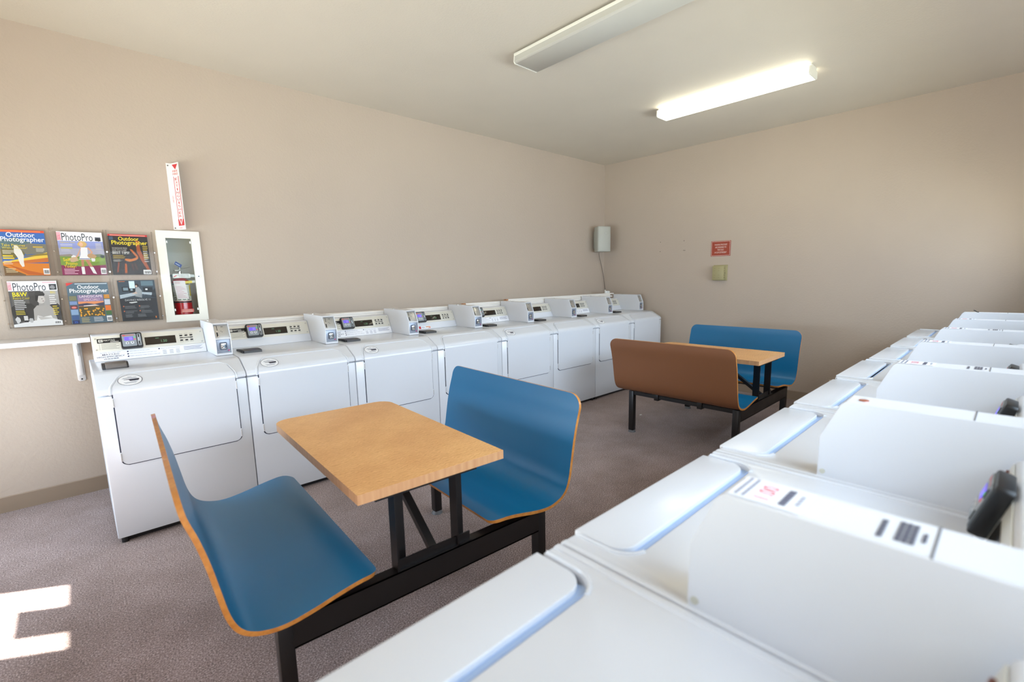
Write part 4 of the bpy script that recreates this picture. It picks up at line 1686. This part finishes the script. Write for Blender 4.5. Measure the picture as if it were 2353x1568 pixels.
MAG4 = [('r', 0, 0, 1, 1, (84, 84, 84)), ('r', 0, 0.785, 1, 1, (246, 246, 248)), ('r', 0.0, 0.80, 0.08, 0.985, (238, 190, 196)), ('t', 'DIGITAL', 0.07, 0.81, 0.15, 0.045, (220, 90, 110), PI / 2),
        ('t', 'PhotoPro', 0.10, 0.79, 0.66, 0.17, (38, 46, 60)), ('r', 0.83, 0.80, 0.985, 0.93, (60, 62, 66)), blob(0.90, 0.86, 0.05, 0.045, (140, 140, 142), 2), ('r', 0.70, 0.955, 0.98, 0.975, (236, 170, 180)),
        ('r', 0.04, 0.10, 0.40, 0.785, (96, 94, 92)), ('r', 0.62, 0.40, 1, 0.785, (172, 170, 168)), ('r', 0.38, 0.40, 0.64, 0.785, (70, 68, 66)), blob(0.22, 0.30, 0.28, 0.22, (54, 52, 50), 5), blob(0.9, 0.30, 0.20, 0.18, (64, 62, 60), 6),
        # figure in grey tones: shoulders, dress, neck, face, hair, hat
        ('p', [(0.42, 0.12), (0.44, 0.38), (0.52, 0.46), (0.60, 0.47), (0.78, 0.46), (0.86, 0.36), (0.90, 0.14)], (176, 172, 168)), ('p', [(0.46, 0.10), (0.50, 0.24), (0.62, 0.20), (0.78, 0.23), (0.84, 0.10)], (232, 230, 228)),
        ('p', [(0.56, 0.44), (0.68, 0.46), (0.68, 0.56), (0.57, 0.54)], (168, 164, 160)), ('e', 0.62, 0.595, 0.085, 0.095, (206, 202, 198)), ('p', [(0.50, 0.56), (0.52, 0.72), (0.62, 0.745), (0.71, 0.70), (0.70, 0.67), (0.58, 0.67), (0.55, 0.56)], (44, 42, 40)),
        ('p', [(0.50, 0.68), (0.53, 0.765), (0.68, 0.765), (0.72, 0.70)], (58, 56, 54)), ('e', 0.645, 0.605, 0.012, 0.008, (60, 58, 56)), ('e', 0.665, 0.555, 0.018, 0.008, (110, 90, 90)),
        ('p', [(0.50, 0.22), (0.80, 0.17), (0.90, 0.14), (0.90, 0.10), (0.55, 0.14)], (196, 192, 188)),
        ('p', [(0.0, 0.0), (1, 0.0), (1, 0.10), (0.80, 0.16), (0.35, 0.12), (0.0, 0.06)], (232, 232, 232)), ('r', 0.22, 0.10, 0.30, 0.32, (40, 38, 38)), ('r', 0.22, 0.14, 0.30, 0.24, (214, 212, 210)), ('r', 0.245, 0.32, 0.275, 0.40, (40, 38, 38)),
        blob(0.10, 0.16, 0.05, 0.07, (206, 206, 206), 9), blob(0.36, 0.14, 0.04, 0.05, (190, 190, 190), 10),
        ('t', '*B&W', 0.07, 0.665, 0.29, 0.095, (236, 220, 30)), ('t', 'Retro Cool', 0.07, 0.605, 0.32, 0.05, (206, 190, 40)), ('t', 'BIG', 0.84, 0.72, 0.10, 0.05, (226, 206, 40))]
MAG4 += bars(6, 0.08, 0.57, 0.26, 0.038, (206, 206, 206), 3) + bars(3, 0.08, 0.34, 0.20, 0.034, (206, 190, 60), 5) + bars(5, 0.80, 0.66, 0.16, 0.045, (232, 232, 232), 7) + bars(5, 0.84, 0.42, 0.13, 0.045, (222, 200, 50), 8) + barcode(0.82, 0.03, 0.97, 0.11)

MAG5 = [('r', 0, 0, 1, 1, (86, 108, 122)), ('p', [(0, 1), (0.18, 1), (0, 0.92)], (214, 60, 56)), ('r', 0.20, 0.965, 0.98, 0.982, (206, 214, 220)),
        ('r', 0.22, 0.17, 0.84, 0.70, (150, 130, 168)), ('r', 0.22, 0.36, 0.84, 0.54, (232, 150, 100)), ('p', [(0.22, 0.48), (0.42, 0.50), (0.60, 0.47), (0.84, 0.51), (0.84, 0.42), (0.22, 0.43)], (66, 64, 88)), ('p', [(0.34, 0.44), (0.62, 0.46), (0.72, 0.43), (0.34, 0.42)], (222, 214, 214)),
        ('r', 0.22, 0.17, 0.84, 0.42, (86, 76, 40)), ('r', 0.02, 0.57, 0.19, 0.68, (128, 128, 96)), ('r', 0.02, 0.47, 0.19, 0.55, (126, 150, 196)), ('r', 0.02, 0.36, 0.19, 0.45, (110, 60, 66)), ('r', 0.02, 0.22, 0.19, 0.35, (140, 170, 206)), ('r', 0.02, 0.10, 0.19, 0.21, (60, 90, 140)), ('r', 0.02, 0.0, 0.19, 0.09, (30, 44, 92)),
        ('r', 0.86, 0.60, 1.0, 0.70, (206, 140, 40)), ('r', 0.86, 0.45, 1.0, 0.58, (206, 214, 226)), ('r', 0.86, 0.30, 1.0, 0.43, (232, 120, 40)), ('r', 0.86, 0.19, 1.0, 0.29, (70, 110, 56)),
        ('e', 0.105, 0.40, 0.06, 0.025, (226, 130, 120)), ('t', '25', 0.06, 0.02, 0.08, 0.05, (70, 120, 220)),
        ('t', '*Outdoor', 0.25, 0.850, 0.52, 0.095, WHT), ('t', '*Photographer', 0.06, 0.725, 0.92, 0.13, WHT), ('t', 'LANDSCAPE', 0.27, 0.635, 0.55, 0.06, (244, 236, 240)), ('t', 'SPECIAL!', 0.36, 0.555, 0.38, 0.055, (240, 206, 216))]
_r = random.Random(5)
for k in range(34):
    MAG5.append(('e', _r.uniform(0.24, 0.82), _r.uniform(0.18, 0.37), 0.022, 0.018, (232, 164, 40)))
MAG5 += bars(6, 0.24, 0.135, 0.26, 0.022, (190, 176, 120), 4) + bars(5, 0.54, 0.135, 0.24, 0.024, (206, 212, 216), 5) + barcode(0.86, 0.03, 0.99, 0.165)

MAG6 = [('r', 0, 0, 1, 1, (40, 42, 46)), ('r', 0.0, 0.55, 1, 1, (58, 70, 80)), ('r', 0.30, 0.80, 0.45, 0.98, (206, 226, 232)), ('r', 0.62, 0.86, 0.95, 0.98, (96, 120, 130)),
        ('r', 0.10, 0.72, 0.28, 0.84, (26, 30, 34)), ('r', 0.13, 0.75, 0.26, 0.82, (120, 140, 150)), ('r', 0.28, 0.70, 0.45, 0.80, (20, 24, 28)), ('r', 0.32, 0.74, 0.38, 0.79, (140, 160, 170)), ('r', 0.66, 0.70, 0.92, 0.82, (22, 26, 30)), ('r', 0.72, 0.75, 0.78, 0.79, (226, 232, 236)),
        ('p', [(0.02, 0.55), (0.40, 0.62), (0.60, 0.66), (1.0, 0.60), (1.0, 0.68), (0.5, 0.71), (0.02, 0.64)], (176, 190, 200)), ('p', [(0.86, 0.58), (1.0, 0.56), (1.0, 0.80), (0.90, 0.72)], (30, 34, 40)),
        # seated figure at the desk
        ('p', [(0.42, 0.60), (0.60, 0.56), (0.62, 0.74), (0.54, 0.84), (0.46, 0.80)], (150, 156, 160)), ('p', [(0.46, 0.72), (0.36, 0.68), (0.36, 0.66), (0.50, 0.67)], (196, 172, 158)), ('e', 0.50, 0.87, 0.05, 0.045, (34, 28, 26)), ('e', 0.485, 0.85, 0.028, 0.030, (196, 168, 152)),
        ('t', 'DAVINCI RESOLVE 11', 0.14, 0.49, 0.68, 0.045, (206, 210, 214)), ('r', 0.04, 0.965, 0.20, 0.975, (226, 120, 50)),
        ('p', [(0.24, 0.46), (0.44, 0.47), (0.46, 0.45), (0.30, 0.43), (0.24, 0.445)], (226, 228, 226)), ('p', [(0.50, 0.38), (0.62, 0.34), (0.62, 0.22), (0.48, 0.28)], (62, 64, 66)), ('r', 0.04, 0.02, 0.96, 0.08, (16, 16, 18)),
        ('r', 0.90, 0.04, 0.93, 0.09, (232, 130, 40))]
for u, v in ((0.08, 0.34), (0.08, 0.22), (0.50, 0.34), (0.50, 0.22)):
    MAG6 += [('e', u, v + 0.02, 0.018, 0.016, (206, 110, 70))] + bars(3, u + 0.03, v + 0.015, 0.32, 0.024, (112, 114, 116), int(u * 10 + v * 100))
MAG6 += bars(4, 0.10, 0.15, 0.24, 0.02, (120, 122, 124), 4) + bars(4, 0.42, 0.15, 0.24, 0.02, (120, 122, 124), 5)


def cover(g, art, w, h):
    lay = 0.00012
    for i, e in enumerate(art):
        z = 0.0002 + lay * i * 0.35
        c = F(*e[-1]) if e[0] != 't' else F(*e[6])
        if e[0] == 'r':
            u0, v0, u1, v1 = max(0, e[1]), max(0, e[2]), min(1, e[3]), min(1, e[4])
            g.rect(u0 * w, v0 * h, u1 * w, v1 * h, c, z)
        elif e[0] == 'p':
            g.poly([(min(1, max(0, a)) * w, min(1, max(0, b)) * h, z) for a, b in e[1]], c)
        elif e[0] == 'e':
            n = 20
            g.poly([(min(1, max(0, e[1] + e[3] * math.cos(2 * PI * k / n))) * w, min(1, max(0, e[2] + e[4] * math.sin(2 * PI * k / n))) * h, z) for k in range(n)], c)
        else:
            g.text(e[1], e[2] * w, e[3] * h, e[4] * w, e[5] * h, c, z, 'l', e[7] if len(e) > 7 else 0.0)


def magazine(x0, z0, w, h, art, label, lean=0.0):
    # stands on its pocket floor, leaning on the back panel
    t = thing('magazine', label, 'magazine', (x0, YW - 0.030, z0), 0, 'magazines in the clear wall rack')
    rx = Matrix.Rotation(-0.055, 4, 'X')
    o = part('pages', None, lambda g: g.box((0, -0.004, 0), (w, 0.001, h), F(214, 210, 204), 0.0008), t)
    o.matrix_local = rx
    c = part('cover', None, lambda g: cover(g, art, w, h), t, 0)
    c.matrix_local = rx @ frame((0, -0.0042, 0), (1, 0, 0), (0, 0, 1))


magazine(-0.302, 1.4495, 0.194, 0.270, MAG1, 'magazine with an orange sunset cover and white title, top left of the rack')
magazine(-0.054, 1.4495, 0.214, 0.272, MAG2, 'magazine with a person in white dress and boots, top middle of the rack')
magazine(0.189, 1.4495, 0.206, 0.268, MAG3, 'dark magazine with yellow title and orange branches, top right of the rack')
magazine(-0.302, 1.1385, 0.213, 0.277, MAG4, 'magazine with a black-and-white portrait cover, bottom left of the rack')
magazine(-0.047, 1.1385, 0.200, 0.262, MAG5, 'blue-grey magazine with a yellow flower field, bottom middle of the rack')
magazine(0.203, 1.1385, 0.200, 0.274, MAG6, 'dark magazine advert with a person at a desk, bottom right of the rack')

# --- strips of white moulding lying behind the washer consoles
STRW = M('white_primed_wood', (236, 232, 226), 0.5)
RAWW = M('raw_wood', (176, 120, 78), 0.6)


def strip(x0, x1, y, z, raw):
    def f(g):
        L_ = x1 - x0
        g.prism([(-0.022, 0), (0.022, 0), (0.022, 0.013), (0.010, 0.016), (-0.016, 0.016), (-0.022, 0.010)], 'x', 0.03 if raw else 0.0, L_, STRW)
        if raw:
            g.prism([(-0.0215, 0.0005), (0.0215, 0.0005), (0.0215, 0.0125), (-0.016, 0.0155), (-0.0215, 0.0095)], 'x', 0.0, 0.03, RAWW)
    return f


STR = [(0.735, 5.30, 0.722, 1.0835, 'white moulding strip lying on the washer consoles, front one of the bottom layer'),
       (0.70, 5.36, 0.770, 1.0835, 'white moulding strip lying behind the washer consoles, back one of the bottom layer'),
       (0.76, 5.42, 0.722, 1.1000, 'white moulding strip of the second layer, front one, above the washer consoles'),
       (0.72, 5.45, 0.770, 1.1000, 'white moulding strip of the second layer, tucked at the back by the wall'),
       (2.87, 5.38, 0.730, 1.1165, 'white moulding strip whose raw wood end shows behind the fifth washer'),
       (3.46, 5.47, 0.735, 1.1330, 'topmost white moulding strip, raw wood end behind the sixth washer')]
for x0, x1, y, z, lab in STR:
    s = solo('moulding_strip', lab, 'moulding', strip(x0, x1, y, z, x0 > 2), 'white moulding strips behind the washers', loc=(x0, y, z))

# --- loudspeaker in the far corner
spk = thing('loudspeaker', 'grey loudspeaker mounted high in the far corner above the washers', 'speaker', (5.360, 0.850, 1.715), math.radians(-22))


def spk_body(g):
    P = [(-0.098, -0.075), (-0.05, -0.092), (0.05, -0.092), (0.098, -0.075), (0.100, -0.050), (0.075, 0.070), (-0.075, 0.070), (-0.100, -0.050)]
    g.prism(P, 'z', 0.0, 0.335, M('speaker_grey', (182, 182, 172), 0.5), 0.006)


def spk_grille(g):
    P = [(-0.094, -0.079), (-0.05, -0.0965), (0.05, -0.0965), (0.094, -0.079), (0.094, -0.070), (-0.094, -0.070)]
    g.prism(P, 'z', 0.008, 0.327, M('grille_grey', (190, 190, 180), 0.65), 0.003)
    g.xf = frame((0.012, -0.0970, 0.245), (1, 0, 0), (0, 0, 1))
    g.ring(0, 0, 0.030, 0.022, 0.002, F(165, 165, 156), 0.0006)


part('body', None, spk_body, spk)
part('grille', None, spk_grille, spk)
part('wall_bracket', None, lambda g: (g.box((-0.02, 0.070, 0.12), (0.02, 0.20, 0.20), M('speaker_grey', (182, 182, 172), 0.5)), g.box((-0.06, 0.095, 0.05), (0.06, 0.11, 0.28), M('speaker_grey', (182, 182, 172), 0.5))), spk)
solo('speaker_cord', 'thin dark cord hanging from the corner loudspeaker to the washers', 'cord',
     lambda g: g.tube([(5.425, 0.940, 1.706), (5.440, 0.955, 1.695), (5.462, 0.965, 1.660), (5.505, 0.967, 1.561), (5.540, 0.965, 1.455), (5.569, 0.965, 1.362), (5.592, 0.965, 1.25), (5.606, 0.955, 1.155), (5.58, 0.90, 1.150), (5.50, 0.83, 1.152), (5.42, 0.765, 1.158)], 0.0032, M('cord_brown', (70, 62, 54), 0.6)))
solo('power_adapter', 'small white plug adapter lying on the moulding strips in the far corner', 'adapter',
     lambda g: (g.box((-0.05, -0.018, 0), (0.02, 0.018, 0.030), WHITEPL, 0.004), g.box((-0.058, -0.010, 0.006), (-0.05, 0.010, 0.046), WHITEPL, 0.003), g.box((0.02, -0.012, 0.004), (0.045, 0.012, 0.022), WHITEPL, 0.003)),
     loc=(5.36, 0.742, 1.1495))

# ================================================================== END-WALL FITTINGS
rs = thing('detergent_sign', 'small red sign with white lettering on the end wall, above the thermostat cover', 'sign', (XB, -0.70, 1.594))


def red_sign(g):
    g.box((-0.0045, -0.116, 0), (-0.0005, 0.116, 0.177), F(160, 62, 36))


def red_sign_print(g):
    g.xf = frame((-0.0045, 0.116, 0), (0, -1, 0), (0, 0, 1))
    w = F(240, 216, 206)
    h = 0.0004
    W, H = 0.232, 0.177
    for a, b, c, d in ((0.006, 0.006, W - 0.006, 0.009), (0.006, H - 0.009, W - 0.006, H - 0.006), (0.006, 0.006, 0.009, H - 0.006), (W - 0.009, 0.006, W - 0.006, H - 0.006)):
        g.rect(a, b, c, d, w, h)
    for i, (s, ww) in enumerate((('WASHING MACHINES', 0.148), ('ARE DESIGNED TO', 0.132), ('TAKE ONLY', 0.078), ('1/4 CUP DETERGENT', 0.142))):
        g.text(s, W / 2, 0.124 - i * 0.030, ww, 0.019, w, h, 'c')


part('panel', None, red_sign, rs)
part('lettering', None, red_sign_print, rs)

th = thing('thermostat_guard', 'tan locking thermostat cover on the end wall below the red sign', 'thermostat', (XB, -0.708, 1.307))
TAN = M('tan_plastic', (168, 158, 116), 0.45)
part('back_plate', None, lambda g: g.box((-0.012, -0.086, 0), (-0.0005, 0.080, 0.183), TAN, 0.003), th)


def guard(g):
    g.box((-0.058, -0.062, 0.006), (-0.012, 0.074, 0.172), TAN, 0.004)
    dk = M('vent_slot', (120, 112, 76), 0.6)
    for y in (-0.005, 0.045):
        for z in (0.035, 0.062, 0.115, 0.142):
            g.box((-0.0592, y - 0.008, z), (-0.0575, y + 0.008, z + 0.002), dk)
    for z in (0.030, 0.060, 0.110, 0.140):
        for x in (-0.048, -0.036):
            g.box((x, -0.0632, z), (x + 0.006, -0.0615, z + 0.008), dk)


part('cover', None, guard, th)
part('key_lock', None, lambda g: g.cyl((-0.030, -0.062, 0.088), (-0.030, -0.070, 0.088), 0.009, CHROME, n=16), th)
solo('wall_outlet', 'small ivory outlet plate low on the end wall behind the right dryers', 'outlet',
     lambda g: (g.box((-0.006, -0.036, 0), (-0.0005, 0.036, 0.115), FRAMEW, 0.002), g.box((-0.008, -0.016, 0.065), (-0.006, 0.016, 0.095), WHITEPL, 0.002), g.box((-0.008, -0.016, 0.02), (-0.006, 0.016, 0.05), WHITEPL, 0.002)),
     loc=(XB, -1.945, 0.155))
solo('paper_scrap', 'tiny white paper scrap on the carpet in front of the far booth', 'paper',
     lambda g: g.prism([(-0.014, -0.006), (0.010, -0.009), (0.016, 0.004), (-0.008, 0.008)], 'z', 0.0005, 0.0025, F(230, 230, 228)), loc=(3.977, -0.694, 0))
